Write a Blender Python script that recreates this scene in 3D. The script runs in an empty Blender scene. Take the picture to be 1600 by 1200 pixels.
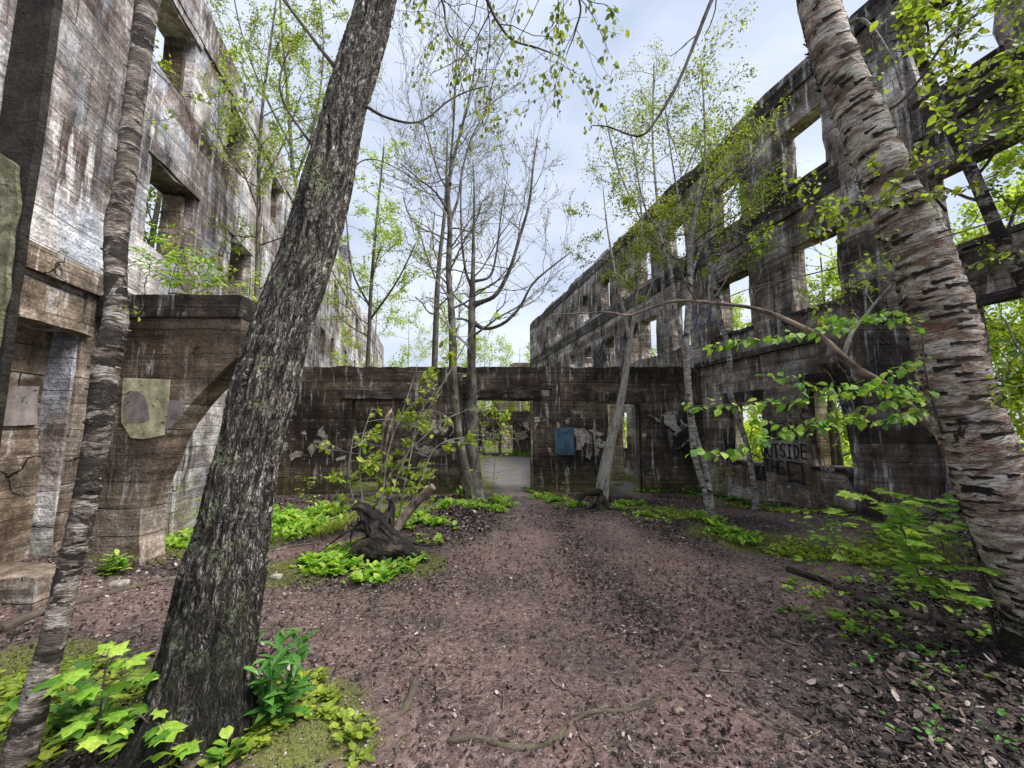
import bpy, math, random
import numpy as np
from mathutils import Vector, Matrix
R = math.radians
scene = bpy.context.scene
COL = scene.collection
random.seed(7); RG = np.random.default_rng(11)

# ------------------------------------------------------------------ camera
F = 620.0; TH = math.atan(70/620.0); CT, ST = math.cos(TH), math.sin(TH); EYE = 1.6
cd = bpy.data.cameras.new('camera'); cam = bpy.data.objects.new('camera', cd); COL.objects.link(cam)
cam.location = (0, 0, EYE); cam.rotation_euler = (R(90)+TH, 0, 0)
cd.sensor_width = 36; cd.lens = 36*F/1600; cd.clip_start = .05; cd.clip_end = 2000
scene.camera = cam
def ray(px, py):
    x = (px-800)/F; y = (600-py)/F
    return (x, CT-y*ST, ST+y*CT)
def at(px, py, Y):
    x, y, z = ray(px, py); t = Y/y
    return Vector((t*x, Y, EYE+t*z))
def gnd(px, py):
    x, y, z = ray(px, py); h = 0.0
    for _ in range(12):
        t = (h-EYE)/z
        h = float(G(np.array([t*x]), np.array([t*y]))[0])
    return Vector((t*x, t*y, h))

# ------------------------------------------------------------------ world, sun, exposure
SUN_EL, SUN_AZ = 56, 104           # azimuth clockwise from +Y
w = bpy.data.worlds.new('World'); scene.world = w; w.use_nodes = True
nt = w.node_tree; nt.nodes.clear()
out = nt.nodes.new('ShaderNodeOutputWorld'); bg = nt.nodes.new('ShaderNodeBackground')
sky = nt.nodes.new('ShaderNodeTexSky'); sky.sky_type = 'NISHITA'; sky.sun_disc = False
sky.sun_elevation = R(SUN_EL); sky.sun_rotation = R(SUN_AZ)
sky.air_density = 1.2; sky.dust_density = 2.0
tc = nt.nodes.new('ShaderNodeTexCoord'); mp = nt.nodes.new('ShaderNodeMapping'); mp.inputs['Scale'].default_value = (1, 1, 2.2)
ns = nt.nodes.new('ShaderNodeTexNoise'); ns.inputs['Scale'].default_value = 1.9; ns.inputs['Detail'].default_value = 7; ns.inputs['Roughness'].default_value = .5
cr = nt.nodes.new('ShaderNodeValToRGB'); cr.color_ramp.elements[0].position = .33; cr.color_ramp.elements[1].position = .66
cr.color_ramp.elements[0].color = (.78, .78, .78, 1); cr.color_ramp.elements[1].color = (.98, .98, .98, 1)
ns2 = nt.nodes.new('ShaderNodeTexNoise'); ns2.inputs['Scale'].default_value = 3.3; ns2.inputs['Detail'].default_value = 6
cc = nt.nodes.new('ShaderNodeValToRGB'); cc.color_ramp.elements[0].position = .3; cc.color_ramp.elements[1].position = .7
cc.color_ramp.elements[0].color = (3.7, 4.3, 5.5, 1); cc.color_ramp.elements[1].color = (6.0, 6.5, 7.5, 1)
mx = nt.nodes.new('ShaderNodeMix'); mx.data_type = 'RGBA'
L = nt.links.new
L(tc.outputs['Generated'], mp.inputs['Vector']); L(mp.outputs['Vector'], ns.inputs['Vector']); L(mp.outputs['Vector'], ns2.inputs['Vector'])
L(ns.outputs['Fac'], cr.inputs['Fac']); L(ns2.outputs['Fac'], cc.inputs['Fac'])
L(cr.outputs['Color'], mx.inputs['Factor']); L(sky.outputs['Color'], mx.inputs['A']); L(cc.outputs['Color'], mx.inputs['B'])
L(mx.outputs['Result'], bg.inputs['Color']); bg.inputs['Strength'].default_value = .066; L(bg.outputs['Background'], out.inputs['Surface'])
sd = bpy.data.lights.new('sun', 'SUN'); sun = bpy.data.objects.new('sun', sd); COL.objects.link(sun)
sd.energy = 3.2; sd.angle = R(34); sd.color = (1, .965, .91)
az, el = R(SUN_AZ), R(SUN_EL)
sv = Vector((math.sin(az)*math.cos(el), math.cos(az)*math.cos(el), math.sin(el)))
sun.rotation_euler = sv.to_track_quat('Z', 'Y').to_euler(); sun.location = (0, 0, 30)
scene.view_settings.view_transform = 'Standard'; scene.view_settings.look = 'None'
scene.view_settings.gamma = 1; scene.view_settings.exposure = 1.35
try: scene.cycles.max_bounces = 6; scene.cycles.transparent_max_bounces = 4
except Exception: pass

# ------------------------------------------------------------------ noise
def _h(ix, iy, iz, s):
    n = (ix.astype(np.int64)*374761393 + iy.astype(np.int64)*668265263 + iz.astype(np.int64)*2147483647 + s*974634777) & 0xffffffff
    n = ((n ^ (n >> 13))*1274126177) & 0xffffffff
    n = (n ^ (n >> 16)) & 0xffff
    return n/65535.0
def vn(x, y, z=None, s=0):
    x = np.asarray(x, float); y = np.asarray(y, float); z = np.zeros_like(x) if z is None else np.asarray(z, float)
    ix, iy, iz = np.floor(x), np.floor(y), np.floor(z)
    fx, fy, fz = x-ix, y-iy, z-iz
    fx = fx*fx*(3-2*fx); fy = fy*fy*(3-2*fy); fz = fz*fz*(3-2*fz)
    r = 0
    for a in (0, 1):
        for b in (0, 1):
            for c in (0, 1):
                wgt = (fx if a else 1-fx)*(fy if b else 1-fy)*(fz if c else 1-fz)
                r = r + wgt*_h(ix+a, iy+b, iz+c, s)
    return r*2-1
def fbm(x, y, z=None, o=4, s=0):
    r = 0; a = 1; t = 0; k = 1
    for i in range(o):
        r = r + a*vn(np.asarray(x)*k, np.asarray(y)*k, None if z is None else np.asarray(z)*k, s+i); t += a; a *= .5; k *= 2.03
    return r/t
# ground height
BUMPS = [(-4.6, 4.2, 1.3, .30), (-4.9, 3.0, 1.0, .22), (5.9, 6.1, 1.5, .26), (6.1, 4.6, 1.6, .34), (3.6, 3.1, 1.1, .12),
         (-1.9, 6.2, .85, .22), (-.9, 7.3, .9, .14), (-1.4, 2.2, .7, .10), (-2.4, 1.7, .9, .12), (1.9, 7.6, .8, .1), (3.1, 6.8, .8, .08)]
def G(x, y):
    x = np.asarray(x, float); y = np.asarray(y, float)
    h = .035*fbm(x*.9, y*.9, o=3, s=5) + .012*fbm(x*4, y*4, o=3, s=9)
    for bx, by, r, a in BUMPS:
        h = h + a*np.exp(-((x-bx)**2+(y-by)**2)/(r*r))
    # land outside the walls falls or rises gently
    outr = np.clip((x-(7.8-.2245*y))/12, 0, 4); outl = np.clip((-4.2-.2245*y-x)/12, 0, 4)
    h = h - .9*outr**1.3*np.clip(outr*3, 0, 1) + .25*outl + .5*fbm(x*.08, y*.08, o=2, s=3)*np.clip((np.abs(x)+np.abs(y)-22)/30, 0, 1)
    return h

# ------------------------------------------------------------------ object helpers
def tag(o, label=None, cat=None, group=None, kind=None):
    if label: o['label'] = label
    if cat: o['category'] = cat
    if group: o['group'] = group
    if kind: o['kind'] = kind
    return o
def empty(name, loc, label, cat, group=None, rz=0):
    o = bpy.data.objects.new(name, None); COL.objects.link(o); o.location = loc; o.rotation_euler = (0, 0, rz)
    o.empty_display_size = .2
    return tag(o, label, cat, group)
class MB:
    """mesh collector on numpy arrays"""
    def __init__(s): s.v = []; s.f = {}; s.n = 0; s.att = []
    def add(s, V, Fc, att=None):
        V = np.asarray(V, float); s.v.append(V)
        for fa in (Fc if isinstance(Fc, list) and len(Fc) and isinstance(Fc[0], np.ndarray) and Fc[0].ndim == 2 else [np.asarray(Fc)]):
            if fa.size: s.f.setdefault(fa.shape[1], []).append(fa+s.n)
        s.att.append(np.asarray(att, float) if att is not None else np.zeros((len(V), 3)))
        s.n += len(V)
    def build(s, name, mat, parent=None, smooth=False, bark=False):
        me = bpy.data.meshes.new(name)
        V = np.concatenate(s.v) if s.v else np.zeros((0, 3))
        if parent is not None:
            V = V-np.array(parent.get('_o', parent.location))
        loops = []; starts = []; tot = []; k = 0
        for n, fl in s.f.items():
            A = np.concatenate(fl).astype(np.int32); loops.append(A.ravel())
            starts.append(k+np.arange(len(A))*n); tot.append(np.full(len(A), n)); k += A.size
        loops = np.concatenate(loops); starts = np.concatenate(starts); tot = np.concatenate(tot)
        me.vertices.add(len(V)); me.vertices.foreach_set('co', V.astype(np.float32).ravel())
        me.loops.add(len(loops)); me.loops.foreach_set('vertex_index', loops.astype(np.int32))
        me.polygons.add(len(starts)); me.polygons.foreach_set('loop_start', starts.astype(np.int32))
        me.polygons.foreach_set('loop_total', tot.astype(np.int32))
        me.polygons.foreach_set('use_smooth', np.full(len(starts), bool(smooth)))
        if bark:
            a = me.attributes.new('bark', 'FLOAT_VECTOR', 'POINT'); a.data.foreach_set('vector', np.concatenate(s.att).astype(np.float32).ravel())
        me.update(calc_edges=True); me.validate()
        if mat: me.materials.append(mat)
        o = bpy.data.objects.new(name, me); COL.objects.link(o)
        if parent is not None: o.parent = parent
        return o
def unit(a): return a/np.maximum(np.linalg.norm(a, axis=-1, keepdims=True), 1e-9)
def smoothpath(P, Rr, step):
    """Catmull-Rom through points with radii"""
    P = [np.array(p, float) for p in P]; n = len(P); out = []; rr = []
    E = [2*P[0]-P[1]]+P+[2*P[-1]-P[-2]]; RR = [Rr[0]]+list(Rr)+[Rr[-1]]
    for i in range(n-1):
        a, b, c, d = E[i:i+4]; m = max(2, int(np.linalg.norm(c-b)/step))
        for k in range(m):
            t = k/m
            out.append(.5*((2*b)+(-a+c)*t+(2*a-5*b+4*c-d)*t*t+(-a+3*b-3*c+d)*t**3)); rr.append(RR[i+1]*(1-t)+RR[i+2]*t)
    out.append(P[-1]); rr.append(Rr[-1])
    return np.array(out), np.array(rr)
def tube(mb, P, Rr, sides=8, step=.1, disp=None, seed=0, cap=True):
    C, r = smoothpath(P, Rr, step); n = len(C)
    T = unit(np.gradient(C, axis=0)); s = np.concatenate([[0], np.cumsum(np.linalg.norm(np.diff(C, axis=0), axis=1))])
    ref = np.array([1., 0, 0]) if abs(T[0][0]) < .8 else np.array([0, 1., 0])
    N = []; a = ref
    for i in range(n):
        a = a-T[i]*np.dot(a, T[i]); a = a/np.linalg.norm(a); N.append(a)
    N = np.array(N); B = np.cross(T, N)
    th = np.linspace(0, 2*np.pi, sides, endpoint=False)
    ct, st = np.cos(th), np.sin(th)
    rad = np.repeat(r[:, None], sides, 1); S = np.repeat(s[:, None], sides, 1)
    ax = ct[None]*r[:, None]; ay = st[None]*r[:, None]
    if disp is not None: rad = rad+disp(ax, ay, S, r[:, None], th[None])
    V = C[:, None]+rad[..., None]*(ct[None, :, None]*N[:, None]+st[None, :, None]*B[:, None])
    att = np.stack([ax, ay, S+seed*3.7], -1).reshape(-1, 3); V = V.reshape(-1, 3)
    i = np.arange(n-1)[:, None]*sides; j = np.arange(sides)[None]; j2 = (j+1) % sides
    Q = np.stack([i+j, i+j2, i+sides+j2, i+sides+j], -1).reshape(-1, 4)
    if cap:
        V = np.vstack([V, C[-1]+T[-1]*r[-1]*.4, C[0]-T[0]*r[0]*.2]); att = np.vstack([att, [0, 0, s[-1]], [0, 0, 0]])
        k = (n-1)*sides; jj = np.arange(sides); e = n*sides
        tri = np.concatenate([np.stack([k+jj, k+(jj+1) % sides, np.full(sides, e)], -1), np.stack([(jj+1) % sides, jj, np.full(sides, e+1)], -1)])
        mb.add(V, [Q, tri], att)
    else: mb.add(V, Q, att)
    return C, r, T
def prisms(mb, segs, k=3):
    if not len(segs): return
    A = np.array([(*s[0], *s[1], s[2], s[3]) for s in segs]); p0, p1, r0, r1 = A[:, :3], A[:, 3:6], A[:, 6], A[:, 7]
    d = unit(p1-p0); ref = np.where(np.abs(d[:, 2:3]) < .9, [[0, 0, 1.]], [[1., 0, 0]]); u = unit(np.cross(d, ref)); v = np.cross(d, u)
    n = len(A); V = []
    for q, (p, r) in enumerate(((p0, r0), (p1, r1))):
        for i in range(k):
            a = 2*math.pi*i/k; V.append(p+(u*math.cos(a)+v*math.sin(a))*r[:, None])
    V = np.stack(V, 1).reshape(-1, 3); b = (np.arange(n)*2*k)[:, None]
    Q = np.concatenate([b+np.array([[i, (i+1) % k, k+(i+1) % k, k+i]]) for i in range(k)])
    ln = np.linalg.norm(p1-p0, axis=1); z = np.cumsum(ln)
    att = np.zeros((n, 2*k, 3)); att[:, :k, 2] = (z-ln)[:, None]; att[:, k:, 2] = z[:, None]
    for i in range(k): att[:, i, 0] = att[:, k+i, 0] = np.cos(2*np.pi*i/k)*r0; att[:, i, 1] = att[:, k+i, 1] = np.sin(2*np.pi*i/k)*r0
    mb.add(V, Q, att.reshape(-1, 3))
# leaf templates: y along blade, x across, z up
def _maple():
    pts = [(0, 0), (.22, -.08), (.30, .12), (.58, .16), (.46, .36), (.62, .62), (.34, .56), (.24, .70), (0, 1.05), (-.24, .70), (-.34, .56), (-.62, .62), (-.46, .36), (-.58, .16), (-.30, .12), (-.22, -.08)]
    V = [(0, .35, .03)]+[(x, y, -.10*abs(x)*1.6-.10*max(0, y-.5)) for x, y in pts]
    return np.array(V), np.array([(0, i+1, (i+1) % len(pts)+1) for i in range(len(pts))])
LEAF = {
 'diamond': (np.array([(0, 0, 0), (.30, .42, .07), (0, 1, -.06), (-.30, .42, .07)]), np.array([(0, 1, 2), (0, 2, 3)])),
 'oval': (np.array([(0, 0, 0), (.24, .2, .05), (.34, .5, .07), (.2, .8, .02), (0, 1.06, -.10), (-.2, .8, .02), (-.34, .5, .07), (-.24, .2, .05), (0, .5, 0)]),
          np.array([(8, 0, 1), (8, 1, 2), (8, 2, 3), (8, 3, 4), (8, 4, 5), (8, 5, 6), (8, 6, 7), (8, 7, 0)])),
 'lance': (np.array([(0, 0, 0), (.10, .25, .05), (.15, .55, .02), (.07, .85, -.12), (0, 1, -.22), (-.07, .85, -.12), (-.15, .55, .02), (-.10, .25, .05), (0, .3, .0), (0, .7, -.06)]),
           np.array([(8, 0, 1), (8, 1, 2), (8, 2, 9), (9, 2, 3), (9, 3, 4), (9, 4, 5), (9, 5, 6), (9, 6, 8), (8, 6, 7), (8, 7, 0)])),
 'maple': _maple(),
 'chip': (np.array([(-.3, 0, 0), (.28, .05, .06), (.38, .75, -.03), (0, 1, .10), (-.33, .7, .02)]), None),
}
def leaves(mb, P, D, N, S, kind='diamond', wid=1.0):
    P = np.asarray(P, float)
    if not len(P): return
    T, Fc = LEAF[kind]; T = T*np.array([wid, 1, 1])
    D = unit(np.asarray(D, float)); N = unit(np.asarray(N, float)); X = unit(np.cross(D, N)); Z = np.cross(X, D); S = np.asarray(S, float)[:, None, None]
    V = P[:, None]+S*(T[None, :, 0:1]*X[:, None]+T[None, :, 1:2]*D[:, None]+T[None, :, 2:3]*Z[:, None])
    m = len(T); b = (np.arange(len(P))*m)[:, None, None]
    Fc = np.array([[0, 1, 2, 3, 4]]) if Fc is None else Fc
    mb.add(V.reshape(-1, 3), (b+Fc[None]).reshape(-1, Fc.shape[1]))

# ------------------------------------------------------------------ materials
class NT:
    def __init__(s, name):
        s.m = bpy.data.materials.new(name); s.m.use_nodes = True; s.t = s.m.node_tree; s.t.nodes.clear()
        s.o = s.n('ShaderNodeOutputMaterial')
    def n(s, ty, **k):
        x = s.t.nodes.new(ty)
        for a, b in k.items():
            if a in x.inputs: x.inputs[a].default_value = b
            else: setattr(x, a, b)
        return x
    def l(s, a, b): s.t.links.new(a, b)
    def mapv(s, src, sc, loc=(0, 0, 0)):
        m = s.n('ShaderNodeMapping'); m.inputs['Scale'].default_value = sc; m.inputs['Location'].default_value = loc; s.l(src, m.inputs['Vector']); return m.outputs['Vector']
    def noise(s, v, sc, det=6, rough=.55, dist=0):
        x = s.n('ShaderNodeTexNoise'); x.inputs['Scale'].default_value = sc; x.inputs['Detail'].default_value = det; x.inputs['Roughness'].default_value = rough; x.inputs['Distortion'].default_value = dist
        s.l(v, x.inputs['Vector']); return x.outputs['Fac']
    def ramp(s, f, stops, interp='LINEAR'):
        r = s.n('ShaderNodeValToRGB'); e = r.color_ramp; e.interpolation = interp
        while len(e.elements) < len(stops): e.elements.new(.5)
        for el, (p, c) in zip(e.elements, stops):
            el.position = p; el.color = (c, c, c, 1) if isinstance(c, (int, float)) else (*c, 1)
        s.l(f, r.inputs['Fac']); return r.outputs['Color']
    def mix(s, f, a, b, mode='MIX'):
        x = s.n('ShaderNodeMix'); x.data_type = 'RGBA'; x.blend_type = mode
        for v, k in ((f, 'Factor'), (a, 'A'), (b, 'B')):
            if isinstance(v, (int, float)): x.inputs[k].default_value = v if k == 'Factor' else (v, v, v, 1)
            elif isinstance(v, tuple): x.inputs[k].default_value = (*v, 1)
            else: s.l(v, x.inputs[k])
        return x.outputs['Result']
    def math(s, op, a, b=0., clamp=False):
        x = s.n('ShaderNodeMath'); x.operation = op; x.use_clamp = clamp
        for v, i in ((a, 0), (b, 1)):
            if isinstance(v, (int, float)): x.inputs[i].default_value = v
            else: s.l(v, x.inputs[i])
        return x.outputs[0]
    def sep(s, v):
        x = s.n('ShaderNodeSeparateXYZ'); s.l(v, x.inputs[0]); return x.outputs
    def bump(s, h, st=.5, d=.02, nrm=None):
        b = s.n('ShaderNodeBump'); b.inputs['Strength'].default_value = st; b.inputs['Distance'].default_value = d; s.l(h, b.inputs['Height'])
        if nrm: s.l(nrm, b.inputs['Normal'])
        return b.outputs['Normal']
    def fin(s, col, rough=.8, nrm=None, trans=0, tcol=None, spec=.3):
        p = s.n('ShaderNodeBsdfPrincipled')
        if isinstance(col, tuple): p.inputs['Base Color'].default_value = (*col, 1)
        else: s.l(col, p.inputs['Base Color'])
        if isinstance(rough, (int, float)): p.inputs['Roughness'].default_value = rough
        else: s.l(rough, p.inputs['Roughness'])
        p.inputs['Specular IOR Level'].default_value = spec
        if nrm: s.l(nrm, p.inputs['Normal'])
        res = p.outputs[0]
        if trans:
            t = s.n('ShaderNodeBsdfTranslucent'); s.l(tcol if tcol is not None else col, t.inputs['Color'])
            m = s.n('ShaderNodeMixShader'); m.inputs[0].default_value = trans; s.l(res, m.inputs[1]); s.l(t.outputs[0], m.inputs[2]); res = m.outputs[0]
        s.l(res, s.o.inputs['Surface']); return s.m
def objc(t, off=(0, 0, 0)):
    c = t.n('ShaderNodeTexCoord').outputs['Object']
    return t.mapv(c, (1, 1, 1), off)

def concrete(name, dark, mid, light, white=.5, off=(0, 0, 0), rowh=.26, bw=1.25, peel=0., moss=.5, lo=.38, hi=.66, band=None, stain=.5, rust=.4, blue=0.):
    """board-formed, weathered concrete; coordinates are metres on the wall"""
    t = NT(name); c = objc(t, off); x, y, z = t.sep(c)
    dn = t.n('ShaderNodeTexNoise'); dn.inputs['Scale'].default_value = 2.2; dn.inputs['Detail'].default_value = 5; t.l(c, dn.inputs['Vector'])
    dis = t.n('ShaderNodeVectorMath'); dis.operation = 'SCALE'; dis.inputs['Scale'].default_value = .055
    sb = t.n('ShaderNodeVectorMath'); sb.operation = 'SUBTRACT'; sb.inputs[1].default_value = (.5, .5, .5); t.l(dn.outputs['Color'], sb.inputs[0]); t.l(sb.outputs[0], dis.inputs[0])
    ad = t.n('ShaderNodeVectorMath'); ad.operation = 'ADD'; t.l(c, ad.inputs[0]); t.l(dis.outputs[0], ad.inputs[1])
    X, Y, Z = t.sep(ad.outputs[0])
    cb = t.n('ShaderNodeCombineXYZ'); t.l(t.math('ADD', X, t.math('MULTIPLY', Y, .7)), cb.inputs[0]); t.l(Z, cb.inputs[1])
    br = t.n('ShaderNodeTexBrick'); br.offset = .37; br.offset_frequency = 2; br.squash = .7; br.squash_frequency = 3
    for k, v in (('Scale', 1), ('Mortar Size', .0065), ('Mortar Smooth', .4), ('Bias', 0), ('Brick Width', bw), ('Row Height', rowh)): br.inputs[k].default_value = v
    br.inputs['Color1'].default_value = (0, 0, 0, 1); br.inputs['Color2'].default_value = (1, 1, 1, 1); br.inputs['Mortar'].default_value = (.5, .5, .5, 1)
    t.l(cb.outputs[0], br.inputs['Vector'])
    n1 = t.noise(c, .75, 9, .62, .3); n1b = t.math('ADD', n1, t.math('MULTIPLY', t.math('SUBTRACT', br.outputs['Color'], .5), .14))
    base = t.ramp(n1b, [(lo, dark), ((lo+hi)/2, mid), (hi, light)])
    # rusty / ochre cast
    if rust:
        n5 = t.noise(t.mapv(c, (1.3, 1.3, .5), (7, 3, 1)), .9, 6); base = t.mix(t.math('MULTIPLY', t.ramp(n5, [(.55, 0), (.72, 1)]), rust), base, (.20, .115, .055))
    if blue:
        nb = t.noise(t.mapv(c, (1.6, 1.6, .6), (2, 9, 4)), 1.1, 7, .65); base = t.mix(t.math('MULTIPLY', t.ramp(nb, [(.50, 0), (.62, 1)]), blue), base, (.37, .40, .47))
    # dark run-off
    n2 = t.noise(t.mapv(c, (4, 4, .45)), 1.0, 8, .65); n2m = t.noise(c, .5, 3)
    base = t.mix(t.math('MULTIPLY', t.math('MULTIPLY', t.ramp(n2, [(.45, 0), (.62, 1)]), t.ramp(n2m, [(.4, 0), (.55, 1)])), stain), base, tuple(q*.35 for q in dark))
    # white lime runs
    n3 = t.noise(t.mapv(c, (9, 9, 1.1), (3, 0, 5)), 1.0, 9, .7, .4); n3m = t.noise(t.mapv(c, (1, 1, .8), (11, 0, 2)), .95, 5)
    runs = t.math('MULTIPLY', t.ramp(n3, [(.54, 0), (.63, 1)]), t.ramp(n3m, [(.50-.12*white, 0), (.60-.06*white, 1)]))
    base = t.mix(t.math('MULTIPLY', runs, min(1, .45+.4*white)), base, (.55, .53, .53))
    # lime along joints
    n6 = t.noise(c, 3.0, 8, .7); jz = t.n('ShaderNodeMath'); jz.operation = 'FRACT'; t.l(t.math('DIVIDE', Z, rowh), jz.inputs[0])
    jl = t.math('MULTIPLY', t.ramp(jz.outputs[0], [(.0, 0), (.72, 0), (.97, 1), (1, 0)]), t.ramp(n6, [(.56, 0), (.66, 1)]))
    base = t.mix(t.math('MULTIPLY', jl, .35+.4*white), base, (.5, .48, .47))
    if peel:
        zm = t.math('MULTIPLY', t.ramp(t.math('DIVIDE', z, 4), [(band[0]/4, 0), (band[0]/4+.06, 1), (band[1]/4-.05, 1), (band[1]/4, 0)]), 1)
        n7 = t.noise(t.mapv(c, (1, 1, 1.1), (31, 0, 3)), 1.9, 10, .62, .6)
        pm = t.math('MULTIPLY', zm, t.ramp(n7, [(.585-.04*peel, 0), (.60-.04*peel, 1)]))
        base = t.mix(t.math('MULTIPLY', pm, .85), base, (.48, .44, .38))
    # moss / algae close to the soil
    if moss:
        nm = t.noise(c, 2.5, 7, .6); zl = t.ramp(t.math('ADD', t.math('DIVIDE', z, 3), t.math('MULTIPLY', nm, .25)), [(.12, 1), (.42, 0)])
        base = t.mix(t.math('MULTIPLY', zl, moss), base, (.11, .10, .03))
    # fine mottling and joints
    nf = t.noise(c, 34, 8, .7); base = t.mix(.75, base, t.ramp(nf, [(.30, .25), (.5, .95), (.70, 1.9)]), 'MULTIPLY')
    ng = t.noise(c, 6, 8, .6); base = t.mix(.6, base, t.ramp(ng, [(.34, .42), (.52, 1.05), (.68, 1.7)]), 'MULTIPLY')
    base = t.mix(t.math('MULTIPLY', br.outputs['Fac'], t.ramp(n6, [(.40, .12), (.60, 1)])), base, tuple(q*.3 for q in dark))
    bg_ = t.noise(t.mapv(c, (.7, .7, 13), (3, 0, 7)), 1.0, 7, .6, .15); base = t.mix(.55, base, t.ramp(bg_, [(.34, .40), (.50, 1.0), (.66, 1.6)]), 'MULTIPLY')
    bv = t.noise(t.mapv(c, (1, 1, 1.3), (21, 0, 9)), .42, 5, .6); base = t.mix(.8, base, t.ramp(bv, [(.36, .50), (.50, 1.0), (.62, 1.45)]), 'MULTIPLY')
    # cracks
    vo = t.n('ShaderNodeTexVoronoi'); vo.feature = 'DISTANCE_TO_EDGE'; vo.inputs['Scale'].default_value = .75
    dn2 = t.n('ShaderNodeTexNoise'); dn2.inputs['Scale'].default_value = 1.6; dn2.inputs['Detail'].default_value = 7; t.l(c, dn2.inputs['Vector'])
    vm = t.n('ShaderNodeVectorMath'); vm.operation = 'ADD'; t.l(c, vm.inputs[0]); t.l(dn2.outputs['Color'], vm.inputs[1]); t.l(vm.outputs[0], vo.inputs['Vector'])
    ck = t.math('MULTIPLY', t.ramp(vo.outputs['Distance'], [(0, 1), (.004, .7), (.009, 0)]), t.ramp(t.noise(c, .8, 2), [(.56, 0), (.61, 1)]))
    base = t.mix(ck, base, (.008, .007, .006))
    pit = t.n('ShaderNodeTexVoronoi'); pit.inputs['Scale'].default_value = 22; t.l(ad.outputs[0], pit.inputs['Vector'])
    h = t.math('ADD', t.math('MULTIPLY', n1, 1.2), t.math('MULTIPLY', nf, .22))
    h = t.math('ADD', h, t.math('MULTIPLY', ng, .8)); h = t.math('SUBTRACT', h, t.math('MULTIPLY', br.outputs['Fac'], .7)); h = t.math('SUBTRACT', h, t.math('MULTIPLY', ck, 1.4))
    h = t.math('ADD', h, t.math('MULTIPLY', bg_, .45)); h = t.math('ADD', h, t.math('MULTIPLY', br.outputs['Color'], .30)); h = t.math('ADD', h, t.math('MULTIPLY', t.ramp(pit.outputs['Distance'], [(0, 0), (.3, 1)]), .10))
    return t.fin(base, .88, t.bump(h, .9, .045), spec=.25)

M = {}
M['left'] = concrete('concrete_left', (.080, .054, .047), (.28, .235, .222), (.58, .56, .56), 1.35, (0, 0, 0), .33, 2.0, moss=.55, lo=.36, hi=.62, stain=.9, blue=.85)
M['fin_left'] = concrete('concrete_buttress', (.055, .038, .026), (.19, .145, .11), (.36, .30, .25), .35, (5, 0, 3), .27, 4.0, moss=.5, lo=.36, hi=.68, stain=.45, rust=.25)
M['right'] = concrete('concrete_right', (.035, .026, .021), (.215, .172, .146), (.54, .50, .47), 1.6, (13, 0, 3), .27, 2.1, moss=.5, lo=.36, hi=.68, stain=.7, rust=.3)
M['trim'] = concrete('concrete_trim', (.014, .011, .010), (.048, .037, .031), (.13, .11, .10), .35, (3, 0, 1.3), .35, 2.6, moss=0, stain=.5, rust=.1)
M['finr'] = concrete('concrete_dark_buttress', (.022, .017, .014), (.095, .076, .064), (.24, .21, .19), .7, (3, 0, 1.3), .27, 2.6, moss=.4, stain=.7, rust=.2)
M['cross'] = concrete('concrete_cross', (.017, .013, .011), (.072, .052, .041), (.19, .145, .105), .5, (2.5, 0, .04), .235, 3.2, peel=.35, band=(.95, 2.15), moss=.45, lo=.36, hi=.68, stain=.7, rust=.12)
M['pale'] = concrete('concrete_pale', (.26, .20, .11), (.56, .46, .30), (.7, .64, .52), .6, (9, 0, 1), .3, 1.2, moss=.2)
def plaster(name, c1, c2, sc=2.5, rough_sc=14, bs=.03, edge=-.1):
    t = NT(name); c = objc(t); n = t.noise(c, sc, 9, .65); n2 = t.noise(c, rough_sc, 8, .7); n3 = t.noise(t.mapv(c, (6, 6, .7)), 1, 6)
    b = t.ramp(n, [(.32, tuple(q*.45 for q in c1)), (.48, c1), (.66, c2)]); b = t.mix(.7, b, t.ramp(n2, [(.3, .35), (.5, 1), (.7, 1.35)]), 'MULTIPLY'); b = t.mix(.4, b, t.ramp(n3, [(.35, .4), (.6, 1.1)]), 'MULTIPLY')
    fl = t.noise(t.mapv(c, (1, 1, 1.6), (4, 4, 1)), 7, 9, .72, .4); b = t.mix(t.ramp(fl, [(.60-.05*edge, 0), (.625-.05*edge, 1)]), b, (.06, .045, .037))
    return t.fin(b, .85, t.bump(t.math('ADD', n2, t.math('MULTIPLY', n, .8)), .9, bs))
M['olive'] = plaster('olive_render', (.22, .22, .13), (.50, .49, .36), 7, 24, .09)
M['darkrender'] = plaster('dark_render', (.030, .025, .022), (.075, .064, .056), 6, 26, .09)
M['yellow'] = plaster('yellow_paint', (.42, .40, .25), (.60, .58, .40), 4, 9, .012)
M['mauve'] = plaster('grey_paint', (.22, .19, .18), (.28, .25, .24), 2, 9, .006)
M['blue'] = plaster('blue_paint', (.05, .105, .15), (.085, .16, .21), 2.5, 7, .008)
M['lime'] = plaster('lime_plaster', (.26, .23, .19), (.5, .46, .41), 6, 14, .02)
M['ink'] = NT('black_spray').fin((.012, .014, .03), .6)
M['inkblue'] = NT('blue_spray').fin((.04, .08, .26), .6)
M['inkred'] = NT('red_spray').fin((.5, .06, .04), .6)

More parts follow.
